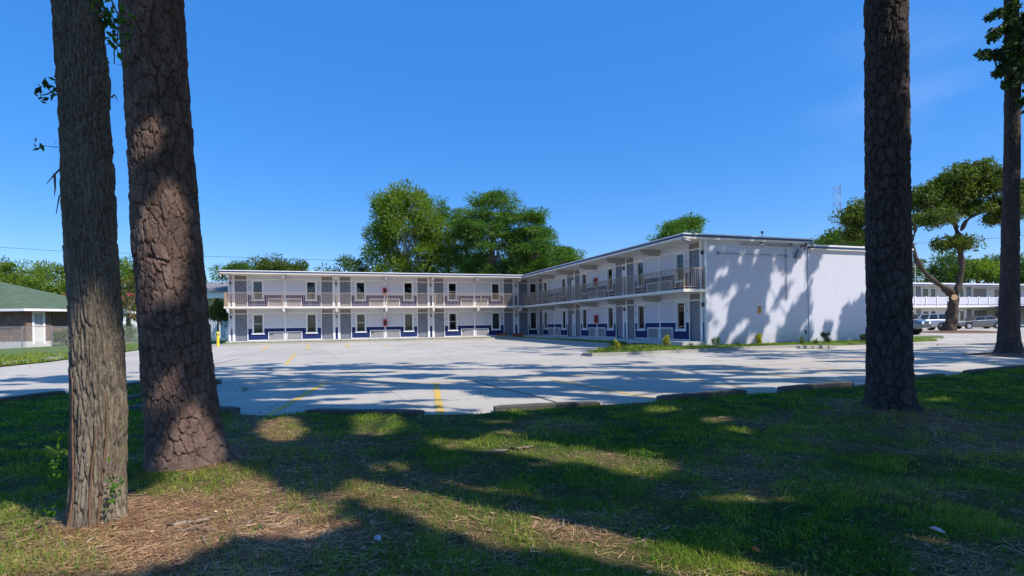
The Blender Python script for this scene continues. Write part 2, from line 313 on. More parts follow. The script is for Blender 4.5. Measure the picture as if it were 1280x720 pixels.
# ------------------------------------------------------------------ setting: ground, lot, lawn
edge_px = [(-400, 545), (-150, 525), (0, 504), (78, 494), (156, 484), (268, 479), (271, 512), (297, 519), (340, 521), (378, 518), (528, 520), (600, 519), (640, 513), (745, 508), (823, 503), (930, 495), (1062, 485), (1100, 478), (1180, 471), (1208, 467), (1280, 459)]
EP = [G(*q) for q in edge_px]
exx = np.array([p.x for p in EP]); eyy = np.array([p.y for p in EP]); exx = np.maximum.accumulate(exx + np.arange(len(exx)) * 1e-4)
ex_far = exx[-1] + 14; ey_far = eyy[-1] + 3
exx = np.append(exx, ex_far); eyy = np.append(eyy, ey_far)
def edgeY(x): return np.interp(x, exx, eyy)
bpy_ground = MB(); bpy_ground.box(-1500, 1500, -1500, 1500, -.9, -.06); tag(bpy_ground.build('ground', M['field']), kind='structure')
PHI = .321; er = np.array([math.cos(PHI), math.sin(PHI)]); en = np.array([math.sin(PHI), -math.cos(PHI)])
COR = np.array([2.294, 49.454])
lot = empty('parking_lot', (0, 0, 0), kind='structure')
ST = 4.6; a0 = np.array(G(442, 460.5))[:2]; nslab = 0; eg = np.array([math.cos(.40), math.sin(.40)]); eh = np.array([math.sin(.40), -math.cos(.40)])
for i in range(-12, 17):
    for j in range(-15, 8):
        c = a0 + eg * (i + .5) * ST + eh * (j + .5) * ST
        cs = [a0 + eg * (i + di) * ST + eh * (j + dj) * ST for di, dj in ((0, 0), (1, 0), (1, 1), (0, 1))]
        if max(q[1] - float(edgeY(q[0])) for q in cs) < -.3: continue
        if c[1] > 78 or c[1] < 0: continue
        rel = c - COR; lx = rel @ er; ly = -(rel @ en)
        if lx > -24 and ly > 2.5 and lx < 2 and ly < 9: continue           # under the left wing
        if lx > 4 and lx < 10.5 and ly > -19: continue                    # under the right wing
        if lx < -30 and ly > -4: continue
        if ly > 12 and lx < 12: continue
        if abs(c[0]) > 1.05 * c[1] + 14: continue
        g = .006; q = [cc_ + (c - cc_) / np.linalg.norm(c - cc_) * g * 1.4 for cc_ in cs]
        dz = random.uniform(-.002, .002); sub = []
        mb = MB(); top = [(x, y, lotz(y) + dz) for x, y in q]; bot = [(x, y, lotz(y) - .12) for x, y in q]
        mb.add(top + bot, [(0, 3, 2, 1), (4, 5, 6, 7), (0, 1, 5, 4), (1, 2, 6, 5), (2, 3, 7, 6), (3, 0, 4, 7)])
        mb.build('concrete_slab', M['lot'], lot); nslab += 1
def flat_strip(name, pts, wd, mat, parent=None, dz=.006, nseg=10):
    mb = MB(); vs = []; P = [Vector(p) for p in pts]
    for k in range(len(P) - 1):
        for t in range(nseg + (k == len(P) - 2)):
            f = t / nseg; p = P[k].lerp(P[k + 1], f); d = (P[k + 1] - P[k]); d.z = 0; d.normalize(); s = Vector((-d.y, d.x, 0)) * wd / 2
            for q in (p - s, p + s): vs.append((q.x, q.y, lotz(q.y) + dz))
    mb.add(vs, [(2 * i, 2 * i + 2, 2 * i + 3, 2 * i + 1) for i in range(len(vs) // 2 - 1)]); return mb.build(name, mat, parent)
stripes = [((333, 521), (407, 478), 'stripe', .12), ((551, 520), (544.5, 479), 'stripe', .13), ((826, 499.5), (690, 474.5), 'stripe_faded', .12), ((960, 488.5), (787, 466), 'stripe_faded', .12), ((1052, 477), (905, 463), 'stripe_faded', .12),
           ((1095, 466), (1015, 459.5), 'stripe_faded', .12), ((433, 465.3), (475, 465.6), 'stripe_faded', .12), ((455, 459.2), (476, 458.8), 'stripe_faded', .12), ((488, 465.8), (514, 465.2), 'stripe_faded', .12), ((503, 457.2), (527, 456.6), 'stripe_faded', .12),
           ((369, 442), (357, 456), 'stripe', .12), ((336, 432), (328, 439), 'stripe', .12), ((385, 430.8), (385, 437), 'stripe', .12), ((432, 430.5), (436.5, 435), 'stripe', .12), ((478, 430), (486, 432.8), 'stripe', .12), ((525, 429), (537, 432), 'stripe_faded', .12), ((1150, 438), (1185, 436.5), 'stripe', .14), ((1022, 438), (1050, 438), 'stripe_faded', .12)]
for a, b, mt, wd in stripes: flat_strip('parking_line', [G(*a), G(*b)], wd, M[mt], lot)
flat_strip('head_line', [G(*q) for q in ((150, 476), (300, 478), (545, 478.5), (677, 471.5), (790, 465.5), (960, 456), (1080, 449))], .09, M['stripe_faded'], lot, .0045, 6)
M['crack'] = paint('dark_joint_filler', (.05, .045, .04), .9, .2)
for pts in ([(592, 477), (628, 486), (660, 493), (700, 504.5)], [(728, 465), (740, 467), (746, 467.5)], [(300, 448), (270, 455), (240, 462)]):
    flat_strip('joint', [G(*q) for q in pts], .035, M['crack'], lot, .009, 3)
# small weeds come later; lawn surface
def grassiness(x, y):
    g = vnoise(x * .55 + 9, y * .8 + 3, 3, 4) * 1.9 - .40 + .085 * (np.hypot(x, y) - 5)
    px, py, _ = project(np.stack([x, y, np.zeros_like(x)], 1))
    g = g - .36 * np.exp(-((px - 60) / 230) ** 2 - ((py - 690) / 70) ** 2) - .26 * np.exp(-((px - 640) / 130) ** 2 - ((py - 655) / 25) ** 2)
    for (tx, ty, tr) in ((-3.0, 3.9, .5), (-3.3, 5.45, .8), (5.5, 7.8, 1.2)):
        g = g - .75 * np.exp(-((x - tx) ** 2 + (y - ty) ** 2) / tr ** 2)
    g = g - .6 * np.exp(-((px - 345) / 50) ** 2 - ((py - 541) / 12) ** 2) - .35 * np.exp(-((px - 740) / 60) ** 2 - ((py - 540) / 10) ** 2)
    g = g - .45 * np.exp(-((px - 1130) / 120) ** 2 - ((py - 570) / 8) ** 2) - .3 * np.exp(-((px - 950) / 90) ** 2 - ((py - 620) / 12) ** 2)
    g = g + .25 * np.exp(-((px - 100) / 200) ** 2 - ((py - 545) / 35) ** 2)
    return np.clip(g, 0, 1)
def lawnz(x, y):
    e = edgeY(x) - y
    z = .035 + .05 * (vnoise(x * .7, y * .7, 5, 3) - .5) + .045 * (vnoise(x * 3, y * 3, 6, 3) - .5)
    for (tx, ty, r, h) in ((-3.2, 5.38, .9, .06), (5.5, 7.8, 1.1, .10), (-2.83, 3.78, .5, .03), (-4.35 + 1.1, 8.0, .5, .07)):
        z = z + h * np.exp(-((x - tx) ** 2 + (y - ty) ** 2) / r ** 2)
    base = np.array([lotz(v) for v in np.ravel(y)]).reshape(np.shape(y))
    return base + np.where(e > 0, np.minimum(z, .02 + e * .12), -.06)
def lawn_patch(x0, x1, y0, y1, d, cut=True):
    xs = np.arange(x0, x1 + d * .5, d); ys = np.arange(y0, y1 + d * .5, d); X, Y = np.meshgrid(xs, ys); sh = X.shape
    Z = lawnz(X, Y); V = np.stack([X.ravel(), Y.ravel(), Z.ravel()], 1); I = np.arange(X.size).reshape(sh)
    Q = np.stack([I[:-1, :-1], I[:-1, 1:], I[1:, 1:], I[1:, :-1]], -1).reshape(-1, 4)
    keep = (edgeY(V[Q, 0]) - V[Q, 1]).max(1) > 0; keep2 = (edgeY(V[Q, 0]) - V[Q, 1]).min(1) > -.3; Q = Q[keep & keep2]
    return V, Q
V1, Q1 = lawn_patch(-16, 24, 1.6, 23, .07)
me = np_mesh('lawn', V1, Q1, True); fattr(me, 'grass', grassiness(V1[:, 0], V1[:, 1]))
tag(link('lawn', me, M['lawn']), kind='structure')
V2, Q2 = lawn_patch(-40, 60, -40, 1.6, .8); me = np_mesh('lawn_behind', V2, Q2, True); fattr(me, 'grass', np.full(len(V2), .6)); tag(link('lawn', me, M['lawn']), kind='structure')
for (x0, x1, y0, y1) in ((24, 60, 1.6, 30), (-40, -16, 1.6, 14)):
    V2, Q2 = lawn_patch(x0, x1, y0, y1, .8); me = np_mesh('lawn_side', V2, Q2, True); fattr(me, 'grass', np.full(len(V2), .7)); tag(link('lawn', me, M['lawn']), kind='structure')

# grass blades
def blades(P, h, wd, lean, seed, dry=None):
    r = np.random.default_rng(seed); n = len(P); az = r.random(n) * 2 * np.pi; la = r.random(n) * 2 * np.pi
    s = np.stack([np.cos(az), np.sin(az), np.zeros(n)], 1) * (wd / 2)[:, None]; L = np.stack([np.cos(la), np.sin(la), np.zeros(n)], 1)
    up = np.array([0, 0, 1.]); k = lean[:, None]; hh = h[:, None]
    a = P - s; b = P + s; m1 = P + hh * .55 * up + L * hh * k * .3; c = m1 - s * .8; d = m1 + s * .8
    t = P + hh * (1 - .35 * k) * up + L * hh * k
    V = np.stack([a, b, d, c, t + s * .12, t - s * .12], 1).reshape(-1, 3); i = np.arange(n)[:, None] * 6
    Q = np.concatenate([i + np.array([0, 1, 2, 3]), i + np.array([3, 2, 4, 5])], 0); me = np_mesh('grass', V, Q)
    fattr(me, 'dry', np.repeat(np.zeros(n) if dry is None else dry, 6)); return me
N = 640000
rr = rng.random(N); Yd = 2.5 + (23 - 2.5) * rr ** 1.9; Xd = (rng.random(N) * 2 - 1) * (Yd * 1.0 + .6)
keep = (Yd < edgeY(Xd) - .03); Xd, Yd = Xd[keep], Yd[keep]
gv = grassiness(Xd, Yd); cl = np.clip(.5 + (vnoise(Xd * 3.2, Yd * 3.2, 21, 4) - .5) * 1.5, 0, 1); keep = rng.random(len(Xd)) < np.clip(gv * 1.25 + .05, 0, 1) * np.clip((cl - .34) * 4.2, .1, 1)
for (tx, ty, tr) in ((-2.83, 3.78, .24), (-3.2, 5.38, .42), (5.5, 7.8, .38)): keep &= np.hypot(Xd - tx, Yd - ty) > tr
Xd, Yd, gv, cl = Xd[keep], Yd[keep], gv[keep], cl[keep]
Pg = np.stack([Xd, Yd, lawnz(Xd, Yd) - .004], 1); n_ = len(Pg)
h = (.018 + .04 * rng.random(n_) ** 1.6) * (.7 + .8 * cl); tall = rng.random(n_) < .012; h[tall] *= 2.3; h *= 1 + .6 * (gv < .35)
wd = np.maximum(.0035, .00085 * Yd) * (.7 + .6 * rng.random(n_))
dry = np.clip((.42 - gv) * 1.4, 0, .7) * (rng.random(n_) < .75) + (rng.random(n_) < .10) * .6
print('blades', n_)
tag(link('grass', blades(Pg, h, wd, .3 + .8 * rng.random(n_), 3, np.clip(dry, 0, 1)), M['grass']), 'short patchy green grass across the foreground lawn', 'grass', kind='stuff')
# pine straw and leaf litter lying on the lawn
def strips(P, L, W, seed, tilt=.12, bend=.15):
    r = np.random.default_rng(seed); n = len(P); az = r.random(n) * 2 * np.pi; d = np.stack([np.cos(az), np.sin(az), (r.random(n) - .5) * tilt], 1); s = np.stack([-np.sin(az), np.cos(az), (r.random(n) - .5) * .6], 1)
    b = s * ((r.random(n) - .5) * bend)[:, None]; L = L[:, None]; W = W[:, None]
    V = np.stack([P - d * L / 2 - s * W / 2, P - d * L / 2 + s * W / 2, P + b * L + s * W / 2, P + b * L - s * W / 2, P + d * L / 2 + s * W * .3, P + d * L / 2 - s * W * .3], 1).reshape(-1, 3)
    i = np.arange(n)[:, None] * 6; return np_mesh('litter', V, np.concatenate([i + np.array([0, 1, 2, 3]), i + np.array([3, 2, 4, 5])], 0))
N = 150000; Yd = 2.5 + 12 * rng.random(N) ** 1.8; Xd = (rng.random(N) * 2 - 1) * (Yd + .6); keep = Yd < edgeY(Xd); Xd, Yd = Xd[keep], Yd[keep]
keep = rng.random(len(Xd)) < np.clip(1.05 - grassiness(Xd, Yd) * 1.3, .06, 1); Xd, Yd = Xd[keep], Yd[keep]; n_ = len(Xd)
P_ = np.stack([Xd, Yd, lawnz(Xd, Yd) + .004 + .014 * rng.random(n_)], 1)
tag(link('pine_straw', strips(P_, .035 + .10 * rng.random(n_), np.maximum(.0022, .0005 * Yd) * (.6 + 1.2 * rng.random(n_) ** 2), 4), M['straw']), 'brown fallen pine needles scattered over the bare patches of lawn', 'pine straw', kind='stuff')
k = rng.random(n_) < .02; P_ = P_[k]; n_ = len(P_)
tag(link('leaf_litter', strips(P_ + [0, 0, .006], .015 + .035 * rng.random(n_) ** 2, .006 + .014 * rng.random(n_), 5, .6, .3), M['brownleaf']), 'dry brown leaves lying among the grass', 'leaf litter', kind='stuff')
def lawn_scatter(n, seed, far=9., bare=True):
    r = np.random.default_rng(seed); Y = 2.5 + far * r.random(n) ** 1.6; X = (r.random(n) * 2 - 1) * (Y + .5); k = Y < edgeY(X) - .1; X, Y = X[k], Y[k]; g = grassiness(X, Y); k = r.random(len(X)) < (np.clip(1 - g * 1.3, .03, 1) if bare else np.clip(.25 + g, 0, 1)); X, Y = X[k], Y[k]; return np.stack([X, Y, lawnz(X, Y)], 1), r
P_, r_ = lawn_scatter(5200, 71); n_ = len(P_); M['chips'] = leafmat('bark_chips', (.20, .10, .055), (.5, .32, .19), .0, scale=7, spec=.2, lo=.4, hi=1.7)
tag(link('bark_chips', strips(P_ + [0, 0, .012], .02 + .07 * r_.random(n_) ** 2, .006 + .018 * r_.random(n_), 72, .5, .2), M['chips']), 'flakes of bark and chips lying on the bare patches of lawn', 'bark chips', kind='stuff')
P_, r_ = lawn_scatter(900, 73, 12); n_ = len(P_); tag(link('fine_twigs', strips(P_ + [0, 0, .016], .08 + .28 * r_.random(n_) ** 2, .004 + .005 * r_.random(n_), 74, .25, .5), M['wood']), 'small dry twigs scattered over the lawn', 'twigs', kind='stuff')
P_, r_ = lawn_scatter(420, 75, 11, False); P_ = np.repeat(P_, 12, 0) + r_.normal(size=(len(P_) * 12, 3)) * [.035, .035, .008] + [0, 0, .03]
M['weedleaf'] = leafmat('lawn_weed_leaves', (.06, .15, .02), (.16, .26, .04), .3, scale=4)
WEEDP = P_
# individual sticks
def stick(a, b, r, label, bend=.03, mat='wood', z=.05):
    A, B = G(*a), G(*b); zz = lambda p: float(lawnz(np.array([p.x]), np.array([p.y]))[0]) + r * .7 + .012
    pts = []; 
    for t in np.linspace(0, 1, 7): p = A.lerp(B, t); p.x += random.uniform(-1, 1) * bend * .4; p.y += random.uniform(-1, 1) * bend; p.z = zz(A.lerp(B, .5)); pts.append(p - A)
    mb = MB(); mb.tube(pts, [r * .6, r, r * 1.1, r, r * .9, r * .7, r * .35], 7)
    if r > .008: mb.tube([pts[4], pts[4] + Vector((.09, .05, .012))], [r * .4, r * .15], 5)
    tag(mb.build('stick', M[mat], None, (A.x, A.y, 0), smooth=True), label, 'stick')
stick((608, 571), (668, 563), .016, 'long pale fallen branch lying on the grass in the middle of the lawn')
stick((208, 671), (270, 660), .012, 'weathered broken branch on pine straw right of the grey trunk')
stick((108, 694), (121, 680), .006, 'short pale twig on pine straw below the grey trunk')
stick((318, 704), (352, 696), .006, 'thin pale twig in the shade at the bottom edge of the lawn', mat='wood')
stick((1165, 541), (1170, 552), .012, 'short upright looking stick in the shade right of the right pine')
stick((835, 677), (851, 670), .004, 'thin straw coloured twig at the tip of the sunlit lawn patch')
for (px, py, c, lab, sz) in ((472, 692, (.5, .5, .55), 'pale grey crumpled leaf lying in the shade at the bottom of the lawn', .07), (945, 705, (.6, .15, .03), 'single orange fallen leaf on the sunlit grass', .06), (1172, 678, (.6, .55, .5), 'pale cream fallen leaf in dim grass at the right', .09)):
    P0 = G(px, py); mm = paint('leaf_colour', c, .6, .15, 20); r_ = sz / 2; z0 = float(lawnz(np.array([P0.x]), np.array([P0.y]))[0]) + .045
    mb = MB(); vs = [(0, -r_, 0), (r_ * .6, -r_ * .3, .012), (r_ * .5, r_ * .5, .02), (0, r_ * 1.1, .008), (-r_ * .55, r_ * .4, .022), (-r_ * .6, -r_ * .4, .01), (0, 0, -.004)]
    mb.add(vs, [(i, (i + 1) % 6, 6) for i in range(6)]); tag(mb.build('fallen_leaf', mm, None, (P0.x, P0.y, z0), .6), lab, 'leaf')

# wheel stops
def wheel_stop(a, b, label, hgt=.13, dep=.17):
    A, B = G(*a), G(*b); d = B - A; d.z = 0; L = d.length; an = math.atan2(d.y, d.x); mb = MB(); r = random.Random(int(a[0]))
    prof = [(-dep / 2, -.05), (-dep * .48, hgt * .88), (-dep * .40, hgt), (dep * .40, hgt), (dep * .48, hgt * .88), (dep / 2, -.05)]; n = 14; vs = []
    for i in range(n + 1):
        t = i / n; e = min(t, 1 - t) * L
        for (y, z) in prof: vs.append((t * L, y + r.uniform(-.005, .005), (z * (1 if e > .04 or z < 0 else .86)) + r.uniform(-.005, .003)))
    fs = []
    for i in range(n):
        for k in range(6): fs.append((i * 6 + k, i * 6 + (k + 1) % 6, (i + 1) * 6 + (k + 1) % 6, (i + 1) * 6 + k))
    fs += [tuple(range(6)), tuple(n * 6 + k for k in range(6))[::-1]]; mb.add(vs, fs)
    o = mb.build('wheel_stop', M['stop'], None, (A.x, A.y, lotz(A.y)), an); o.rotation_euler = (0, -math.atan2(lotz(B.y) - lotz(A.y), L), an)
    tag(o, label, 'wheel stop', 'concrete wheel stops along the lawn edge')
for a, b, l in [((-75, 516), (78, 494.5), 'dark wheel stop at the lawn edge left of the grey trunk'),
                ((156, 484.5), (276, 479.8), 'far wheel stop between the two left trunks, farthest of three'),
                ((158, 503), (236, 490), 'wheel stop between the two left trunks, the middle of three'),
                ((160, 515), (296, 518), 'wheel stop behind the big left pine, its end showing right of it'),
                ((384, 519), (529, 520.5), 'grass grown concrete wheel stop between the two bright yellow lines'),
                ((618, 515), (748, 508.5), 'low concrete wheel stop in the lawn edge right of the middle yellow line'),
                ((824, 503.5), (929, 494), 'dark concrete wheel stop midway between lot centre and the right pine'),
                ((976, 491), (1063, 483.5), 'tall dark concrete wheel stop just left of the right pine trunk'),
                ((1128, 477), (1177, 471.5), 'half buried wheel stop just right of the right pine trunk'),
                ((1208, 468), (1292, 459), 'low concrete wheel stop at the far right edge of the lawn')]:
    wheel_stop(a, b, l, hgt=.10 if 'low' in l or 'half' in l or 'grown' in l else .125)

# ------------------------------------------------------------------ the motel
FZ = .437; motel = empty('motel_building', (COR[0], COR[1], FZ), PHI, 'two storey white and navy motel wing with exterior walkways, L shaped around the parking lot', 'motel')
W, S, CH = 7.722, 2.62, 2.47; SL, XR = 2.022, .29; LEND, REND = SL + 3 * W + .15, XR + 3 * W + .12; OV = 1.40; SO = 5.08; RT = 5.30
def ovr(s): return 1.30 + .42 * (1 - s / REND)        # walkway depth along the right wing
def fl(wing, t, z):                                    # location and rotation of a facade element
    return ((t, 0, z), 0.) if wing == 'L' else ((0, -t, z), -math.pi / 2)
D0, D1, DH, W0, W1, WZ0, WZ1, BELT = .27, 1.13, 2.06, 1.57, 2.24, .58, 2.02, .95
H2 = W / 2
def half_wall(z1):
    wall, blue = MB(), MB(); T0, T1 = 0, .14
    def seg(x0, x1, a, b):
        nonlocal blue
        if b <= BELT: blue.box(x0, x1, T0, T1, a, b)
        elif a >= BELT: wall.box(x0, x1, T0, T1, a, b)
        else: blue.box(x0, x1, T0, T1, a, BELT); wall.box(x0, x1, T0, T1, BELT, b)
    seg(0, D0, 0, z1); b0, blue = blue, MB(); seg(D0, D1, DH, z1); seg(D1, W0, 0, z1); seg(W0, W1, 0, WZ0); seg(W0, W1, WZ1, z1); seg(W1, H2, 0, z1); return wall, blue, b0
def flip(mb): mb.v = [(-x, y, z) for x, y, z in mb.v]; mb.f = [f[::-1] for f in mb.f]; return mb
cache = {}
def mesh_once(key, fn):
    if key not in cache: cache[key] = fn()
    return cache[key]
def half_trim():
    m = MB(); o = -.02
    m.box(.10, .22, -.03, 0, 0, CH)                                     # lamp column edge
    for x in (D0 - .045, D1 + .0): m.box(x, x + .06, -.032, .02, 0, CH - .02)
    m.box(1.19, H2 - .05, -.018, 0, 0, .055); m.box(2.33, H2 - .05, -.022, 0, BELT, BELT + .06)
    m.box(1.19, 1.47, -.019, 0, BELT, BELT + .05)
    m.box(1.19, H2 - .05, -.02, 0, 2.13, 2.19); m.box(H2 - .05, H2, -.03, 0, 0, CH); m.box(D0 + .01, D1, -.025, .0, DH, DH + .055)
    return m
def frame_mesh():
    m = MB(); a, b, c, d, t = W0 - .09, W1 + .09, WZ0 - .07, WZ1 + .09, -.045
    m.box(a, W0, t, .04, c, d); m.box(W1, b, t, .04, c, d); m.box(W0, W1, t, .04, WZ1, d); m.box(a - .04, b + .04, t - .03, .045, c - .03, WZ0)
    return m
def sash_mesh(mid):
    m = MB(); m.box(W0, W1, .03, .06, WZ0, WZ0 + .04); m.box(W0, W1, .03, .06, WZ1 - .04, WZ1); m.box(W0, W0 + .035, .031, .061, WZ0, WZ1); m.box(W1 - .035, W1, .031, .061, WZ0, WZ1)
    if mid: m.box(W0, W1, .028, .058, (WZ0 + WZ1) / 2 - .015, (WZ0 + WZ1) / 2 + .015)
    return m
def curtain_mesh(k):
    a, b = ((W0 + .25, W1), (W0, W0 + .42), (W0, W1), (W0, W0 + .2))[k]; n = 18; m = MB(); vs = []
    for i in range(n + 1):
        x = a + (b - a) * i / n; y = .13 + .02 * math.sin(i * 1.9) + .008 * math.sin(i * 4.1); vs += [(x, y, WZ0), (x, y, WZ1)]
    m.add(vs, [(2 * i, 2 * i + 2, 2 * i + 3, 2 * i + 1) for i in range(n)]); return m
def ac_frame():
    m = MB(); a, b, z0, z1 = 2.62, H2 - .08, .06, .68
    m.box(a, b, -.07, 0, z1 - .055, z1); m.box(a, a + .055, -.07, 0, z0, z1 - .055); m.box(b - .055, b, -.07, 0, z0, z1 - .055); return m
def ac_grille(k):
    m = MB(); a, b, z0, z1 = 2.675, H2 - .135, .06, .62; m.box(a, b, -.012, 0, z0, z1)
    nl = 12
    for i in range(nl): z = z0 + .015 + (z1 - z0 - .03) * i / nl; m.add([(a, -.05, z), (b, -.05, z), (b, -.014, z + .03), (a, -.014, z + .03), (a, -.05, z + .006), (b, -.05, z + .006), (b, -.014, z + .036), (a, -.014, z + .036)], [(0, 3, 2, 1), (4, 5, 6, 7), (0, 1, 5, 4), (1, 2, 6, 5), (2, 3, 7, 6), (3, 0, 4, 7)])
    return m
def door_mesh():
    m = MB(); m.box(D0 + .015, D1, .05, .09, .02, DH - .002)
    return m
rnd = random.Random(3); roomno = 0
def room(wing, t, sgn, z, full=True):
    """half bay: door, window, air conditioner; t = lamp post position, sgn = direction along the facade"""
    loc, rz = fl(wing, t, z); key = sgn
    def P(name, fn, mat, parent=motel, kk=''):
        k = (name, kk, sgn)
        me = mesh_once(k, lambda: (flip(fn()) if sgn < 0 else fn()).mesh(name))
        if me.materials and me.materials[0] is not mat: me = me.copy(); me.materials.clear()
        o = link(name, me, mat, parent, loc, rz)
        if parent is not motel: o.location = (0, 0, 0); o.rotation_euler = (0, 0, 0)
        return o
    P('wall_panel', lambda: half_wall(CH)[0], M['wall']); P('blue_panel', lambda: half_wall(CH)[1], M['blue']); P('blue_panel', lambda: half_wall(CH)[2], M['blue'], motel, 'p'); P('trim', half_trim, M['white'])
    d = P('door', door_mesh, M['door']); h_ = P('handle', lambda: MB().tube([(D1 - .09, .05, 1.0), (D1 - .09, -.01, 1.0), (D1 - .19, -.012, 1.0)], .014, 6), M['grey'], d)
    P('room_number', lambda: MB().box(.64, .76, .038, .05, 1.66, 1.72), M['dark'], d); P('transom', lambda: MB().box(D0 + .02, D1, -.012, 0, DH + .07, CH - .05), M['taupe'])
    P('room_plaque', lambda: MB().box(1.30, 1.38, -.015, 0, 1.5, 1.6), M['grey'])
    wn = P('window', frame_mesh, M['white']); sm_ = rnd.random() < .2; P('sash', lambda: sash_mesh(sm_), M['white'], wn, sm_); P('pane', lambda: MB().box(W0 + .03, W1 - .03, .042, .048, WZ0 + .03, WZ1 - .03), M['glass'], wn)
    ck = rnd.choice([0, 0, 1, 1, 2, 3]); P('curtain', lambda: curtain_mesh(ck), M['curtain_tan'] if rnd.random() < .12 else M['curtain'], wn, ck)
    ac = P('air_conditioner', ac_frame, M['white']); P('louvre', lambda: ac_grille(0), M['grille'], ac)
def lamp_post(wing, t, z):
    loc, rz = fl(wing, t, z)
    s = link('wall_lamp', mesh_once('wl', lambda: MB().box(-.05, .05, -.06, -.0, 1.78, 1.82).box(-.045, .045, -.13, -.06, 1.74, 1.9).box(-.06, .06, -.15, -.03, 1.9, 1.93).mesh('wall_lamp')), M['dark'], motel, loc, rz)
def beam(wing, t, z, L, fixture=False):
    loc, rz = fl(wing, t, z)
    k = ('beam', round(L, 2)); me = mesh_once(k, lambda: MB().add([(x, y, zz) for x in (-.055, .055) for (y, zz) in ((0, -.02), (0, -.34), (-L * .82, -.30), (-L, -.14), (-L, -.02))], [(0, 1, 2, 3, 4), (9, 8, 7, 6, 5)] + [(i, 5 + i, 5 + (i + 1) % 5, (i + 1) % 5) for i in range(5)]).mesh('support_beam'))
    b = link('support_beam', me, M['beam'], motel, loc, rz)
    if fixture:
        link('light_fixture', mesh_once('fx', lambda: MB().box(-.075, .075, -L - .1, -L + .0, -.17, -.04).box(-.085, .085, -L + .01, -L * .8, -.3, -.15).mesh('light_fixture')), M['white'], b)
for z, fz in ((0, 0), (S, S)):
    for k in range(4):
        t = -(SL + k * W); lamp_post('L', t, z); beam('L', t, z + CH, OV - .12, True)
        for sg in ((1, -1) if k < 3 else (1,)): room('L', t, sg, z) if not (k == 0 and sg == 1) else None
        if k < 3: beam('L', t - H2, z + CH, OV - .12, True)
        t = XR + k * W; lamp_post('R', t, z) if k else None; (beam('R', t, z + CH, ovr(t) - .1) if 0 < k < 3 else None)
        for sg in ((1, -1) if k < 3 else (-1,)): room('R', t, sg, z) if not (k == 0 and sg == -1) else None
        if k < 3: beam('R', t + H2, z + CH, ovr(t + H2) - .1)
    # corner part of the left wing: lamp column, door, window up to the corner
    t = -SL
    wl_ = MB(); bl_ = MB()
    for (x0, x1, a, b) in ((0, D0, 0, CH), (D0, D1, DH, CH), (D1, W0 - .16, 0, CH), (W0 - .16, W1 - .3, WZ1, CH), (W0 - .16, W1 - .3, 0, WZ0), (W1 - .3, SL, 0, CH)):
        (bl_.box(t + x0, t + x1, 0, .14, a, min(b, BELT)) if a < BELT and x0 > 0 else None); (wl_.box(t + x0, t + x1, 0, .14, max(a, BELT), b) if b > BELT else None)
    wl_.box(-.14, .0, -XR - .0, 0, 0, CH) if False else None
    wl_.build('wall_panel', M['wall'], motel, (0, 0, z)); bl_.build('blue_panel', M['blue'], motel, (0, 0, z)); MB().box(t, t + D0, 0, .14, 0, BELT).build('blue_panel', M['blue'], motel, (0, 0, z))
    a_, b_ = W0 - .16, W1 - .3
    fr = MB().box(a_ - .07, a_, -.04, .04, WZ0 - .08, WZ1 + .08).box(b_, b_ + .07, -.04, .04, WZ0 - .08, WZ1 + .08).box(a_, b_, -.04, .04, WZ1, WZ1 + .08).box(a_ - .1, b_ + .1, -.06, .045, WZ0 - .11, WZ0).build('window', M['white'], motel, (t, 0, z))
    MB().box(a_, b_, .042, .048, WZ0, WZ1).build('pane', M['glass'], fr); 
    MB().box(.1, .22, -.03, 0, 0, CH).box(D0 - .045, D0 + .015, -.032, .02, 0, CH - .02).box(D1, D1 + .06, -.032, .02, 0, CH - .02).box(1.19, SL - .02, -.018, 0, 0, .055).box(1.19, 1.3, -.019, 0, BELT, BELT + .05).box(1.19, SL - .03, -.02, 0, 2.13, 2.19).build('trim', M['white'], motel, (t, 0, z))
    dd = door_mesh().build('door', M['door'], motel, (t, 0, z)); MB().box(.64, .76, .038, .05, 1.66, 1.72).build('room_number', M['dark'], dd); MB().box(D0 + .02, D1, -.012, 0, DH + .07, CH - .05).build('transom', M['taupe'], motel, (t, 0, z))
    # end slivers and plain strip at the corner of the right wing
    MB().box(-LEND, -(SL + 3 * W), -.0, .14, 0, CH).build('wall_panel', M['wall'], motel, (0, 0, z)); MB().box(-LEND - .02, -LEND + .05, -.03, .0, 0, CH).build('corner_trim', M['white'], motel, (0, 0, z))
    MB().box(0, .14, -REND, -(XR + 3 * W), 0, CH).build('wall_panel', M['wall'], motel, (0, 0, z)); MB().box(-.03, 0, -REND - .0, -REND + .06, 0, CH).build('corner_trim', M['white'], motel, (0, 0, z))
    MB().box(0, .14, -XR, 0.14, 0, CH).build('wall_panel', M['wall'], motel, (0, 0, z))
# blocks, floors, interior, roof
ZB = -FZ + .02
MB().box(-LEND, 0, .0, 8, ZB, -.004).build('foundation', M['walk'], motel)
MB().box(0, 14.1, -REND, 8, ZB, -.004).build('foundation', M['walk'], motel)
def slabpoly(x_end_extra=0.):    # walkway outline (both wings)
    return [(-LEND - x_end_extra, -OV), (-ovr(OV), -OV), (-ovr(REND), -REND - .02), (0, -REND - .02), (0, 0), (-LEND - x_end_extra, 0)]
MB().prism([(-LEND, -OV - .05), (-ovr(0) - .15, -OV - .05), (-ovr(REND) - .1, -REND), (0, -REND), (0, -.001), (-LEND, -.001)], ZB - .05, -.012).build('walkway', M['walk'], motel)
sp = [(-LEND - .1, -OV), (-ovr(OV), -OV), (-ovr(REND), -REND - .02), (.0, -REND - .02), (0, 0), (-LEND - .1, 0)]
MB().prism(sp, CH, S).build('balcony_slab', M['soffit'], motel)
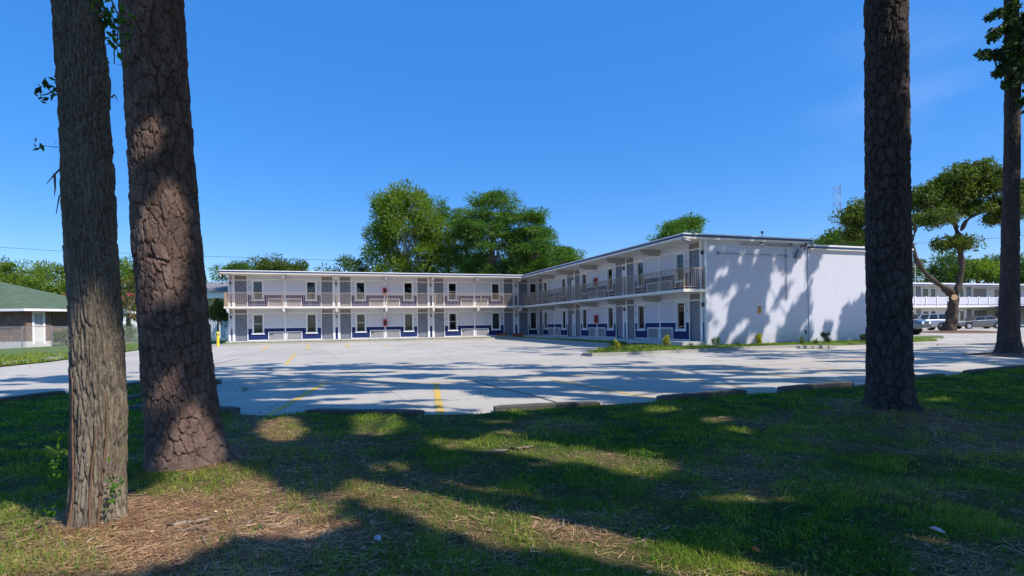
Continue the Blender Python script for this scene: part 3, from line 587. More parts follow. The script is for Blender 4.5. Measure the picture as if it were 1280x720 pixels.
MB().box(-LEND, 0, 0, 8, CH, S).build('floor', M['interior'], motel); MB().box(0.001, 6.55, -REND + .2, 8, CH + .002, S - .002).build('floor', M['interior'], motel)
MB().box(-LEND, -.001, .9, 1.0, 0, CH).box(-LEND, -.001, .9, 1.0, S, SO).build('inner_wall', M['interior'], motel); MB().box(.9, 1, -REND + .2, .8, 0, CH).box(.9, 1, -REND + .2, .8, S, SO).build('inner_wall', M['interior'], motel)
MB().box(-LEND - .001, -LEND + .2, .001, 8, ZB, SO).build('end_wall', M['block'], motel); MB().box(-LEND, 6.5, 7.8, 8.05, ZB, SO).build('back_wall', M['block'], motel)
# frieze between second-floor ceiling line and soffit
MB().box(-LEND, 0, .0, .14, S + CH, SO).build('frieze', M['wall'], motel); MB().box(0, .14, -REND, 0, S + CH, SO).build('frieze', M['wall'], motel)
# gable end walls
gw = MB().box(.0, 6.6, -REND - .02, -REND + .18, ZB - .1, SO + .02).build('block_wall', M['block'], motel)
gw2 = MB().box(6.603, 14.1, -REND - .07, -REND + .18, ZB - .1, 4.78).box(13.9, 14.1, -REND + .18, 8, ZB - .1, 4.78).build('block_wall', M['block'], motel)
MB().box(-.02, .07, -REND - .05, -REND - .022, -.3, SO).build('corner_board', M['white'], motel)
# roofs: soffit + fascia (white drip edge over navy band)
def roof(poly, z, name='roof'):
    r_ = MB().prism(poly, z - .2, z - .02).build(name, M['soffit'], motel)
    c = np.mean(np.array(poly), 0)
    def grow(k): return [tuple(np.array(p) + np.sign(np.array(p) - c) * k) for p in poly]
    MB().prism(grow(.02), z - .015, z + .05).build('roof_edge', M['roof'], r_); MB().prism(grow(.012), z - .115, z - .0151).build('fascia', M['fasciablue'], r_); return r_
roof([(-LEND - .35, -OV - .1), (-ovr(0) - .12, -OV - .1), (-ovr(0) - .12, 8.3), (-LEND - .35, 8.3)], RT - .02)
rp = [(-ovr(0) - .10, .2), (-ovr(0) - .10, 0), (-ovr(REND) - .1, -REND - .2), (6.75, -REND - .2), (6.75, 8.3), (-ovr(0) - .10, 8.3)]
r_ = MB().prism(rp, SO, RT - .115).build('roof', M['soffit'], motel)
rb = [(x - (.015 if x < 0 else -.015), y - (.015 if y < -10 else 0)) for x, y in rp]; rw = [(x - (.03 if x < 0 else -.03), y - (.03 if y < -10 else 0)) for x, y in rp]
MB().prism(rb, RT - .114, RT - .01).build('fascia', M['fasciablue'], r_); MB().prism(rw, RT - .009, RT + .045).build('roof_edge', M['roof'], r_)
r2 = MB().box(6.66, 14.3, -REND - .22, 8.2, 4.78, 4.85).build('roof', M['soffit'], motel); MB().box(6.80, 14.32, -REND - .24, 8.2, 4.851, 4.95).build('fascia', M['fasciablue'], r2); MB().box(6.80, 14.34, -REND - .26, 8.2, 4.951, 5.04).build('roof_edge', M['roof'], r2)
MB().box(6.55, 6.62, -REND + .2, 8, 4.7, SO).build('parapet', M['wall'], motel)
# railings, per bay
def railing(p0, p1, zb=S, end_posts=True):
    p0, p1 = Vector(p0), Vector(p1); d = p1 - p0; L = d.length; an = math.atan2(d.y, d.x)
    rl = MB().box(0, L, -.025, .025, 1.02, 1.06).box(0, L, -.02, .02, .09, .125)
    np_ = max(1, round(L / 1.93))
    for i in range(np_ + 1): x = min(L * i / np_, L - .02); rl.box(x - .02, x + .02, -.022, .022, 0, 1.02)
    r_ = rl.build('railing', M['beige'], motel, (p0.x, p0.y, zb), an); pk = MB(); n = round(L / .118)
    for i in range(n): x = (i + .5) * L / n; pk.box(x - .012, x + .012, -.012, .012, .125, 1.02)
    tag(pk.build('picket', M['beige'], r_), kind='stuff')
for k in range(6):
    a = -LEND + (LEND - ovr(OV)) * k / 6; b = -LEND + (LEND - ovr(OV)) * (k + 1) / 6; railing((a, -OV + .06, 0), (b, -OV + .06, 0))
pa, pb = Vector((-ovr(OV) + .06, -OV + .06, 0)), Vector((-ovr(REND) + .06, -REND + .03, 0))
for k in range(6): railing(pa.lerp(pb, k / 6), pa.lerp(pb, (k + 1) / 6))
railing(pb, (-.03, -REND + .03, 0)); railing((-LEND - .06, -OV + .06, 0), (-LEND - .06, -.05, 0))
MB().box(-LEND - .09, -LEND - .07, -OV + .1, -.05, S + .05, S + .98).build('privacy_board', M['beige'], motel)
# gable details: pipes, bracket, lamp, signs
yg = -REND - .02
MB().tube([(.75, yg - .05, 4.42), (4.45, yg - .05, 4.42), (5.1, yg - .05, 4.40)], .018, 8).tube([(5.1, yg - .05, 4.4), (5.1, yg - .05, 2.05)], .018, 8).tube([(5.1, yg - .04, 4.4), (5.1, yg - .04, 4.9)], .014, 6).box(.72, .82, yg - .09, yg - .03, 4.36, 4.5).box(5.05, 5.17, yg - .1, yg - .02, 4.33, 4.45).build('conduit', M['grey'], motel)
MB().tube([(2.2, yg - .12, 4.93), (5.6, yg - .12, 4.93), (5.85, yg - .12, 4.78)], .035, 8).box(3.5, 3.56, yg - .15, yg, 4.9, 5.1).box(5.4, 5.46, yg - .15, yg, 4.9, 5.1).build('drain_pipe', M['grey'], motel)
MB().tube([(6.35, yg - .16, 5.12), (6.1, yg - .3, 4.75)], .045, 8).tube([(6.1, yg - .02, 4.9), (6.7, yg - .22, 5.14)], .03, 6).build('lamp_bracket', M['dark'], motel)
fl_ = MB().add([(5.62, yg - .18, 4.28), (5.98, yg - .18, 4.28), (6.12, yg - .18, 4.68), (5.86, yg - .18, 4.74), (5.62, yg - .05, 4.28), (5.98, yg - .05, 4.28), (6.12, yg - .05, 4.68), (5.86, yg - .05, 4.74)], [(0, 1, 2, 3), (7, 6, 5, 4), (0, 4, 5, 1), (1, 5, 6, 2), (2, 6, 7, 3), (3, 7, 4, 0)]).build('floodlight', M['grey'], motel)
MB().tube([(3.6, -REND, 5.3), (3.6, -REND, 5.62)], .02, 6).box(3.55, 3.65, -REND - .04, -REND + .04, 5.55, 5.66).build('vent_pipe', M['dark'], motel)
MB().box(-1.42, -1.3, -REND - .3, -REND - .12, 4.98, 5.12).tube([(-1.36, -REND - .2, 5.02), (-1.15, -REND - .36, 4.86)], .06, 8).tube([(-1.3, -REND - .1, 5.05), (-1.02, -REND - .22, 4.95)], .045, 8).build('security_light', M['grey'], motel)
MB().box(-LEND - .42, -LEND - .28, -OV - .3, -OV - .12, 4.98, 5.12).tube([(-LEND - .35, -OV - .2, 5.0), (-LEND - .2, -OV - .25, 4.8)], .05, 8).build('security_light', M['grey'], motel)
MB().tube([(6.4, yg - .03, .2), (6.4, yg - .03, .45)], .03, 6).build('spigot', M['dark'], motel)
for k, t in enumerate((1.27, 1.27)): pass
# balcony end wing brace near right corner
# signs on the gable
M['sign_white'] = paint('sign_white', (.75, .72, .74), .5, .03); M['sign_red'] = paint('sign_red', (.6, .03, .06), .5, .03); M['sign_orange'] = paint('sign_orange', (.65, .33, .02), .5, .05)
s1 = MB().box(3.22, 3.45, yg - .025, yg, 1.75, 2.05).build('no_parking_sign', M['sign_white'], None)
def ring(mb, cx, cz, r, w, y, n=20):
    vs = [(cx + (r + (w if j else 0)) * math.cos(2 * math.pi * i / n), y, cz + (r + (w if j else 0)) * math.sin(2 * math.pi * i / n)) for i in range(n) for j in (0, 1)]
    return mb.add(vs, [(2 * i, 2 * ((i + 1) % n), 2 * ((i + 1) % n) + 1, 2 * i + 1) for i in range(n)])
wm = motel.matrix_basis.copy(); s1.matrix_world = Matrix.Translation((COR[0], COR[1], FZ)) @ Matrix.Rotation(PHI, 4, 'Z')
tag(s1, 'small white and red square sign on the white block end wall above the orange sign', 'sign')
mb = ring(MB(), 3.335, 1.93, .055, .02, yg - .028); mb.box(3.29, 3.38, yg - .029, yg - .026, 1.922, 1.938); mb.box(3.25, 3.42, yg - .029, yg - .026, 1.79, 1.81); mb.build('emblem', M['sign_red'], s1)
s2 = MB().box(3.23, 3.44, yg - .025, yg, 1.36, 1.72).build('notice_sign', M['sign_orange'], None); s2.matrix_world = s1.matrix_world.copy()
tag(s2, 'small orange sign with a dark band on the block end wall below the white sign', 'sign'); MB().box(3.23, 3.44, yg - .029, yg - .0255, 1.66, 1.72).box(3.31, 3.37, yg - .029, yg - .0255, 1.42, 1.6).build('emblem', M['dark'], s2)
# extinguisher cabinets
def worldloc(wing, t, o, z):
    x, y = (t, -o) if wing == 'L' else (-o, -t)
    q = COR + er * x - en * y; return (q[0], q[1], FZ + z)
for wing, t, z, lab in (('L', -(SL + 1.5 * W), S + 1.0, 'red fire extinguisher cabinet on the upper walkway wall of the left wing'), ('L', -(SL + 1.5 * W), 1.0, 'red fire extinguisher cabinet on the ground floor wall of the left wing'),
                        ('R', XR + 1.5 * W, S + 1.0, 'red fire extinguisher cabinet on the upper walkway wall of the right wing'), ('R', XR + 1.5 * W, 1.0, 'red fire extinguisher cabinet on the ground floor wall of the right wing')):
    e = empty('fire_extinguisher_cabinet', worldloc(wing, t, .035, z), PHI if wing == 'L' else PHI - math.pi / 2, lab, 'fire extinguisher', 'fire extinguisher cabinets')
    MB().box(-.15, .15, -.16, 0, 0, .56).build('case', M['red'], e); MB().box(-.10, .10, -.168, -.161, .1, .46).build('window', M['carglass'], e); MB().box(.11, .13, -.18, -.16, .24, .32).build('handle', M['grey'], e)
# kerb, grass strip and planters along the wings
def wp(x, y, z=0): q = COR + er * x - en * y; return Vector((q[0], q[1], z))
def strip_surface(name, poly, z, mat, kind='structure'):
    mb = MB(); mb.prism([(p.x, p.y) for p in poly], z - .3, z); return tag(mb.build(name, mat), kind=kind)
M['weedy'] = paint('dry_weedy_verge', (.20, .21, .07), .95, .4, 5, .5); M['verge'] = paint('green_verge', (.10, .15, .03), .95, .35, 4, .5)
strip_surface('verge', [wp(-LEND, -2.7), wp(-2.75, -2.7), wp(-2.75, -OV - .05), wp(-LEND, -OV - .05)], .31, M['weedy'])
strip_surface('verge', [wp(-2.75, -2.7), wp(-2.6, -18.5), wp(-1.3, -18.5), wp(-1.3, -1.4), wp(-2.75, -1.4)], .28, M['verge'])
def kerb(pts, label, wd=.16, top=.14, base=-.2, group=None):
    mb = MB(); P = [Vector(p) for p in pts]; vs = []
    for i, p in enumerate(P):
        d = (P[min(i + 1, len(P) - 1)] - P[max(i - 1, 0)]); d.z = 0; d.normalize(); s = Vector((-d.y, d.x, 0)) * wd / 2; z = lotz(p.y)
        for q, zz in ((p - s, z + base), (p - s, z + top), (p + s, z + top), (p + s, z + base)): vs.append((q.x, q.y, zz))
    fs = []
    for i in range(len(P) - 1):
        for k in range(4): fs.append((i * 4 + k, (i + 1) * 4 + k, (i + 1) * 4 + (k + 1) % 4, i * 4 + (k + 1) % 4))
    fs += [(0, 1, 2, 3), tuple(len(P) * 4 - 4 + k for k in (3, 2, 1, 0))]; mb.add(vs, fs)
    return tag(mb.build('kerb', M['kerb']), kind='structure')
def lin(a, b, n): return [a.lerp(b, i / n) for i in range(n + 1)]
kerb(lin(wp(-LEND - .6, -2.78), wp(-2.85, -2.78), 12), '', top=.13); kerb(lin(wp(-2.85, -2.78), wp(-2.68, -18.5), 10), '', top=.12)
isl_px = [(731, 444.6), (740, 445.4), (780, 443.9), (825, 442.2), (865, 440.2), (905, 438), (935, 436.6), (960, 435.6), (1000, 434.2)]
isl = [G(*q) for q in isl_px]; kerb([G(764, 435.3), G(745, 439.8), G(733, 443)] + isl, '', wd=.18, top=.13)
far_ = [wp(14.6, -REND - 1.3), wp(14.6, -REND + .2), wp(-1.2, -REND + .2), wp(-1.35, -19.2)]
mb = MB(); poly = [(p.x, p.y) for p in ([G(764, 435.3), G(745, 439.8), G(733, 443)] + isl[1:])] + [(p.x, p.y) for p in far_]
# the island surface as a gently rising sheet
bmv = [(x, y, lotz(y) + .11) for x, y in poly]; mb.add(bmv + [(x, y, -.2) for x, y, z in bmv], [tuple(range(len(bmv)))] + [(i, i + len(bmv), (i + 1) % len(bmv) + len(bmv), (i + 1) % len(bmv)) for i in range(len(bmv))])
isl_o = tag(mb.build('planting_island', M['verge']), kind='structure')
# short blades on the verges and island
def poly_points(poly, n, seed):
    r = np.random.default_rng(seed); xs = [p[0] for p in poly]; ys = [p[1] for p in poly]; X = r.uniform(min(xs), max(xs), n * 3); Y = r.uniform(min(ys), max(ys), n * 3); k = in_poly(X, Y, poly); return X[k][:n], Y[k][:n]
allp = []
for poly_, n_, zz in ((poly, 12000, None), ([tuple(wp(-LEND, -2.7))[:2], tuple(wp(-2.75, -2.7))[:2], tuple(wp(-2.75, -OV - .1))[:2], tuple(wp(-LEND, -OV - .1))[:2]], 9000, .31), ([tuple(q)[:2] for q in (wp(-2.75, -2.7), wp(-2.6, -18.5), wp(-1.5, -18.5), wp(-1.8, -1.4))], 7000, .28)):
    X, Y = poly_points(poly_, n_, 5); Z = np.full(len(X), zz) if zz else np.array([lotz(v) + .11 for v in Y]); allp.append(np.stack([X, Y, Z - .005], 1))
Pv = np.concatenate(allp); n_ = len(Pv)
dryv = (rng.random(n_) < .45) * .55; dryv[len(allp[0]):len(allp[0]) + len(allp[1])] = .6
tag(link('grass', blades(Pv, .05 + .07 * rng.random(n_), .02 + .015 * rng.random(n_), .3 + .6 * rng.random(n_), 9, dryv), M['grass']), 'short grass on the kerbed strips beside the motel', 'grass', kind='stuff')
# ------------------------------------------------------------------ foliage
def leaf_quads(C0, size, seed, aspect=.55, flat=None, nrm=None):
    r = np.random.default_rng(seed); n = len(C0); d = r.normal(size=(n, 3)); d /= np.linalg.norm(d, axis=1)[:, None]
    if flat is not None: d[:, 2] *= flat; d /= np.linalg.norm(d, axis=1)[:, None]
    e = r.normal(size=(n, 3)); e -= (e * d).sum(1)[:, None] * d; e /= np.linalg.norm(e, axis=1)[:, None]
    s = (size * (.6 + .8 * r.random(n)))[:, None]; a = d * s; b = e * s * aspect
    return np.stack([C0 - a, C0 + b * .5 - a * .1, C0 + a, C0 - b * .5 - a * .1], 1).reshape(-1, 3)
def leaf_mesh(P, size, seed, **k):
    V = leaf_quads(P, np.full(len(P), size) if np.isscalar(size) else size, seed, **k); Q = np.arange(len(V)).reshape(-1, 4); return np_mesh('crown', V, Q)
def ellip_clumps(n, c, rad, seed, shell=.55, low=-.5):
    r = np.random.default_rng(seed); d = r.normal(size=(n * 4, 3)); d /= np.linalg.norm(d, axis=1)[:, None]; d = d[d[:, 2] > low][:n]
    q = (shell + (1 - shell) * r.random(len(d)))[:, None]; return np.array(c) + d * q * np.array(rad)
def clump_points(cl, r, per, seed, flat=.7):
    g = np.random.default_rng(seed); n = len(cl); d = g.normal(size=(n, per, 3)); d /= np.linalg.norm(d, axis=2)[..., None]
    q = g.random((n, per, 1)) ** .45; rr_ = (np.asarray(r) if not np.isscalar(r) else np.full(n, r))[:, None, None]
    return (cl[:, None, :] + d * q * rr_ * np.array([1, 1, flat])).reshape(-1, 3)
def limbs(mb, base, tops, r0, seed, sides=6):
    g = random.Random(seed)
    for t in tops:
        t = Vector(t); b = Vector(base); mid = b.lerp(t, .5) + Vector((g.uniform(-1, 1), g.uniform(-1, 1), g.uniform(-.4, .8))) * (t - b).length * .12
        mb.tube([b, b.lerp(mid, .55) + Vector((0, 0, .1)), mid, t], [r0, r0 * .7, r0 * .5, r0 * .15], sides, cap=False)
tree_seed = [100]
def tree(name, label, cat, X, Y, z0, crown, leafmat_, bark, rtrunk=.3, nclump=60, cr=1.1, per=130, ls=.2, group=None, extra=(), lean=0., shell=.5, low=-.6, flat=.75, nlimb=9, asp=.6):
    """crown: list of (dx, dy, zc, rx, ry, rz)"""
    tree_seed[0] += 1; sd = tree_seed[0]; root = empty(name, (X, Y, z0), 0, label, cat, group); allc = []
    tot = sum(c[3] * c[5] for c in crown)
    for i, c in enumerate(crown): allc.append(ellip_clumps(max(4, int(nclump * c[3] * c[5] / tot)), (c[0], c[1], c[2] - z0), c[3:6], sd * 7 + i, shell, low))
    allc = np.concatenate(allc); g = np.random.default_rng(sd); rr_ = cr * (.55 + .8 * g.random(len(allc)))
    P_ = clump_points(allc, rr_, per, sd, flat); zc = crown[0][2] - z0; zb = min(c[2] - z0 - c[5] for c in crown)
    tb = MB(); zt = max(zc, zb + .5); pts = [(0, 0, -.3), (lean * .2, 0, zt * .3), (lean * .6, 0, zt * .65), (crown[0][0], crown[0][1], zt)]; tb.tube(pts, [rtrunk * 1.25, rtrunk, rtrunk * .8, rtrunk * .45], 10)
    idx = g.permutation(len(allc))[:nlimb]; limbs(tb, (pts[2][0] * .7 + pts[3][0] * .3, pts[3][1] * .3, zt * .72), allc[idx], rtrunk * .4, sd)
    limbs(tb, pts[3], allc[g.permutation(len(allc))[:nlimb]], rtrunk * .3, sd + 1)
    tb.build('trunk', bark, root, smooth=True); link('crown', leaf_mesh(P_, ls, sd, aspect=asp), leafmat_, root); return root
def tree_px(name, label, cat, px, py, hw, hh, Y, leafm, bark=None, **k):
    c = AT(px, py, Y); s = Y / F; k.setdefault('nclump', 55)
    rad = (hw * s, hw * s * .85, hh * s); z0 = .0
    sk = [] if hh < 19 else [(-hw * s * .45, 0, max(c.z - hh * s * .95, 4.5), hw * s * .55, hw * s * .5, 3.2), (hw * s * .4, .5, max(c.z - hh * s * 1.0, 4.5), hw * s * .55, hw * s * .5, 3.0)]
    k['per'] = int(k.get('per', 130) * 1.25); k['ls'] = k.get('ls', .2) * .85
    return tree(name, label, cat, c.x, Y, z0, [(0, 0, c.z, *rad)] + sk + [(dx * s, dy, c.z + dz * s, a * s, a * s * .8, b * s) for dx, dz, a, b, dy in k.pop('lobes', [])], leafm, bark or M['bark'], **k)
GB = 'trees behind the motel'
tree_px('broadleaf_tree', 'tall bright green broadleaf tree with pale branches behind the left wing roof', 'tree', 506, 292, 45, 52, 66, M['leaf_bright'], M['palebark'], nclump=210, cr=1.4, per=150, ls=.22, rtrunk=.4, group=GB, lobes=[(-14, 38, 30, 24, 1), (-30, -12, 26, 32, 0), (28, 8, 24, 26, -1), (10, 44, 25, 16, 0), (36, -30, 22, 26, 0)], nlimb=16)
tree_px('pine_tree', 'dark pine top rising between the bright broadleaf tree and the big pine', 'tree', 560, 290, 30, 48, 74, M['needle'], nclump=90, cr=1.2, per=150, ls=.2, group=GB, flat=.5, asp=.42)
tree_px('pine_tree', 'largest green pine crown behind the middle of the left wing roof', 'tree', 616, 298, 44, 42, 64, M['needle'], nclump=170, cr=1.45, per=190, ls=.22, group=GB, flat=.42, asp=.42, rtrunk=.4, shell=.35, lobes=[(4, 44, 26, 20, 0), (-32, 14, 22, 24, 1), (24, 26, 22, 18, -1)], nlimb=16)
tree_px('pine_tree', 'green pine crown filling the gap between broadleaf tree and largest pine', 'tree', 584, 298, 30, 40, 69, M['needle'], nclump=90, cr=1.4, per=170, ls=.22, group=GB, flat=.45, asp=.3)
tree_px('pine_tree', 'low wide pine crown behind the roof right of the rounded pine', 'tree', 676, 322, 34, 20, 66, M['needle'], nclump=70, cr=1.3, per=170, ls=.22, group=GB, flat=.45, asp=.3)
tree_px('pine_tree', 'rounded green pine crown right of the largest pine', 'tree', 662, 302, 27, 34, 62, M['needle'], nclump=110, cr=1.3, per=190, ls=.21, group=GB, flat=.42, asp=.42, shell=.35, lobes=[(4, 28, 18, 14, 0), (18, 10, 14, 10, 0)], nlimb=14)
tree_px('pine_tree', 'small low pine crown at the right end of the tree group by the roof corner', 'tree', 704, 324, 22, 17, 60, M['needle'], nclump=36, cr=1.0, per=170, ls=.2, group=GB, flat=.45, asp=.42)
tree_px('pine_tree', 'low pine crown above the left end of the left wing roof', 'tree', 296, 344, 24, 17, 64, M['needle'], nclump=36, cr=1.0, per=150, ls=.2, group=GB, flat=.5, asp=.42)
tree_px('broadleaf_tree', 'low olive green tree above the left wing roof beside the low pine', 'tree', 347, 340, 36, 15, 68, M['oakleaf'], nclump=46, cr=1.1, per=140, ls=.2, group=GB)
tree_px('broadleaf_tree', 'low bright green tree left of the tall broadleaf tree', 'tree', 434, 341, 30, 20, 66, M['leaf_mid'], nclump=44, cr=1.1, per=140, ls=.2, group=GB)
tree_px('pine_tree', 'lone pine top showing above the right wing roof', 'tree', 853, 288, 28, 15, 52, M['needle'], nclump=44, cr=1.0, per=160, ls=.18, flat=.5, asp=.42, group=GB, lobes=[(-18, -12, 16, 10, 0), (5, 8, 18, 8, 0)])
tree_px('broadleaf_tree', 'dark leafy tree top just above the block end wall roof', 'tree', 1052, 302, 36, 11, 62, M['leaf_mid'], nclump=40, cr=1.1, per=140, ls=.2, group=GB)
GR = 'trees behind the far motel'
for px, py, hw, hh, lm, lab in ((1120, 340, 30, 22, 'leaf_mid', 'green tree behind the far motel, hidden mostly by the right pine'), (1183, 338, 24, 20, 'leaf_mid', 'green tree behind the far motel seen through the fork of the oak'), (1222, 341, 28, 17, 'leaf_bright', 'bright green tree behind the far motel right of the oak trunk'), (1262, 336, 26, 20, 'leaf_mid', 'green tree behind the far motel at the right picture edge'), (1310, 334, 26, 22, 'leaf_mid', 'green tree behind the far motel beyond the right picture edge')):
    tree_px('broadleaf_tree', lab, 'tree', px, py, hw, hh, 88, M[lm], nclump=46, cr=1.5, per=130, ls=.28, group=GR)
GL = 'treeline behind the green roofed house'
for px, py, hw, hh, Y, lm, lab in ((-25, 350, 34, 40, 80, 'leaf_dark', 'dark tree at the far left edge behind the green roof'), (22, 357, 34, 30, 72, 'leaf_bright', 'yellow green tree above the green roof slope'), (66, 362, 34, 33, 70, 'leaf_bright', 'bright green tree between the green roof and the grey trunk'), (112, 360, 34, 38, 74, 'leaf_mid', 'green tree hidden mostly behind the grey trunk'), (160, 358, 30, 38, 72, 'leaf_bright', 'tall bright tree seen between the two left trunks'), (206, 360, 34, 34, 76, 'leaf_mid', 'green tree hidden behind the big left pine'), (250, 372, 20, 20, 78, 'leaf_mid', 'small green tree beside the grey roofed house')):
    tree_px('broadleaf_tree', lab, 'tree', px, py, hw, hh, Y, M[lm], nclump=70, cr=1.35, per=130, ls=.24, group=GL)
def myrtle(px, py, hw, hh, Y, lab, pinkn=14, leafm='myrtle'):
    r_ = tree_px('crape_myrtle', lab, 'crape myrtle', px, py, hw, hh, Y, M[leafm], nclump=26, cr=.55, per=110, ls=.13, rtrunk=.08)
    s = Y / F; c = AT(px, py, Y); cl = ellip_clumps(pinkn, (0, 0, c.z), (hw * s, hw * s * .9, hh * s * .95), 55 + int(px), .85, -.1)
    link('blossom', leaf_mesh(clump_points(cl, .28, 60, 3, .8), .08, 4), M['pink'], r_)
myrtle(163, 386, 22, 22, 52, 'crape myrtle with pink blossom between the two left trunks')
myrtle(82, 385, 14, 16, 54, 'crape myrtle with pink blossom beside the green roofed house')
myrtle(200, 388, 16, 18, 54, 'crape myrtle hidden behind the big left pine')
myrtle(272, 392, 17, 18, 44.5, 'crape myrtle with reddish leaves beside the left end of the motel', 5, 'oakleaf')
def bush(px, py, r, Y, lab, leafm='leaf_mid', hh=None, n=16):
    c = AT(px, py, Y); s = Y / F; z0 = lotz(Y); root = empty('bush', (c.x, Y, z0), 0, lab, 'bush'); hh = hh or r
    cl = ellip_clumps(n, (0, 0, c.z - z0), (r * s, r * s, hh * s), int(px) + 7, .3, -1); link('foliage', leaf_mesh(clump_points(cl, r * s * .45, 100, 5), .08, 6), M[leafm], root)
    mb = MB(); limbs(mb, (0, 0, -.05), cl[:6], .03, 3, 5); mb.build('stem', M['bark'], root)
bush(78, 418, 10, 47, 'clipped green bush beside the brown house corner', hh=7); bush(158, 414, 12, 50, 'green bush behind the chain link fence between the trunks', hh=8); bush(95, 420, 8, 48, 'small green bush behind the grey trunk', hh=6)

# ---- small shrubs on the island
def spiky(px, py, hpx, Y=None, lab='', mat='agave', n=26, spread=1.):
    g = G(px, py, .11); hgt = hpx * g.y / F; r = random.Random(int(px)); root = empty('shrub', g, 0, lab, 'shrub'); mb = MB()
    for i in range(n):
        a = r.uniform(0, 6.28); e = r.uniform(.25, 1.3); L = hgt * r.uniform(.7, 1.15); d = Vector((math.cos(a) * math.cos(e) * spread, math.sin(a) * math.cos(e) * spread, math.sin(e))); s = Vector((-math.sin(a), math.cos(a), 0)) * .02
        p1 = d * L * .6; p2 = d * L + Vector((0, 0, -L * .15)); mb.add([-s, s, p1 + s * .9, p1 - s * .9, p2], [(0, 1, 2, 3), (3, 2, 4)])
    mb.build('blade', M[mat], root)['kind'] = 'stuff'
def leafy(px, py, hpx, lab, mat, wr=.35, per=70):
    g = G(px, py, .11); hgt = hpx * g.y / F; r = np.random.default_rng(int(px)); root = empty('shrub', g, 0, lab, 'shrub'); k = 9
    cl = np.stack([(r.random(k) - .5) * hgt * wr * 2, (r.random(k) - .5) * hgt * wr * 2, hgt * (.25 + .7 * r.random(k))], 1); link('foliage', leaf_mesh(clump_points(cl, hgt * .2, per, 2, 1.2), hgt * .085, 3), M[mat], root)
    mb = MB(); limbs(mb, (0, 0, -.02), cl, .012, 2, 5); mb.build('stem', M['bark'], root)
leafy(772, 438, 13, 'yellow leaved shrub nearest the tip of the planting island', 'yleaf', .25); leafy(834, 433.5, 15, 'yellow leaved shrub in the middle of the planting island', 'yleaf', .25); leafy(949, 430.5, 13, 'yellow leaved shrub below the orange sign on the end wall', 'yleaf', .3)
spiky(804, 436, 7, lab='low grey green spiky plant between the two yellow island shrubs'); spiky(864, 433, 7, lab='low grey green spiky plant below the last ground floor window'); spiky(922, 432, 8, lab='low spiky plant on the island before the block wall')
leafy(895, 433, 11, 'dark green rounded shrub at the corner of the block end wall', 'leaf_mid', .4); spiky(1002, 430.5, 14, lab='upright green grassy plant by the wall seam', spread=.6, n=40); spiky(1019, 430, 11, lab='pale ornamental grass clump right of the wall seam', n=40, spread=.8)
leafy(1032, 429, 14, 'dark green pointed shrub against the block wall', 'leaf_dark', .3); leafy(1079, 428, 11, 'dark green shrub peeking out left of the right pine trunk', 'leaf_dark', .35)
leafy(655, 420, 9, 'leafy plant in the terracotta planter by the inner corner', 'leaf_mid', .4); leafy(640, 420, 15, 'tall feathery green plant by the inner corner door', 'leaf_mid', .3, 40); leafy(612, 421, 11, 'green shrub at the ground floor wall left of the corner', 'leaf_mid', .4)
for px, lab in ((627, 'low terracotta planter left of the feathery plant'), (647, 'low terracotta planter right of the feathery plant')):
    g = G(px, 421.2, .11); root = empty('planter', g, PHI, lab, 'planter', 'terracotta planters'); MB().add([(-.38, -.22, 0), (.38, -.22, 0), (.38, .22, 0), (-.38, .22, 0), (-.45, -.27, .28), (.45, -.27, .28), (.45, .27, .28), (-.45, .27, .28)], [(0, 3, 2, 1), (0, 1, 5, 4), (1, 2, 6, 5), (2, 3, 7, 6), (3, 0, 4, 7)]).box(-.47, .47, -.29, .29, .26, .31).build('pot', M['terracotta'], root); MB().box(-.42, .42, -.24, .24, .311, .33).build('soil', M['soil'], root)
for i, (px, dx) in enumerate(((1002, 0), (1012, 0), (1021, 0), (1030, 0), (1040, 0))):
    g = G(px, 433.0 + (i % 2) * .25, .1); tag(MB().box(-.2 - .06 * (i % 3), .14, -.1, .1, -.08, .04 + .02 * (i % 2)).build('edging_block', M['kerb'], None, g, PHI + random.uniform(-.06, .06)), 'pale concrete edging block before the wall seam plants, number %s from the left' % ('first', 'second', 'third', 'fourth', 'fifth')[i], 'edging block', 'edging blocks of the planting bed')

tag(link('lawn_weeds', leaf_mesh(WEEDP, .018, 76, aspect=.6, flat=.5), M['weedleaf']), 'low broad leaved weeds growing among the grass', 'weeds', kind='stuff')
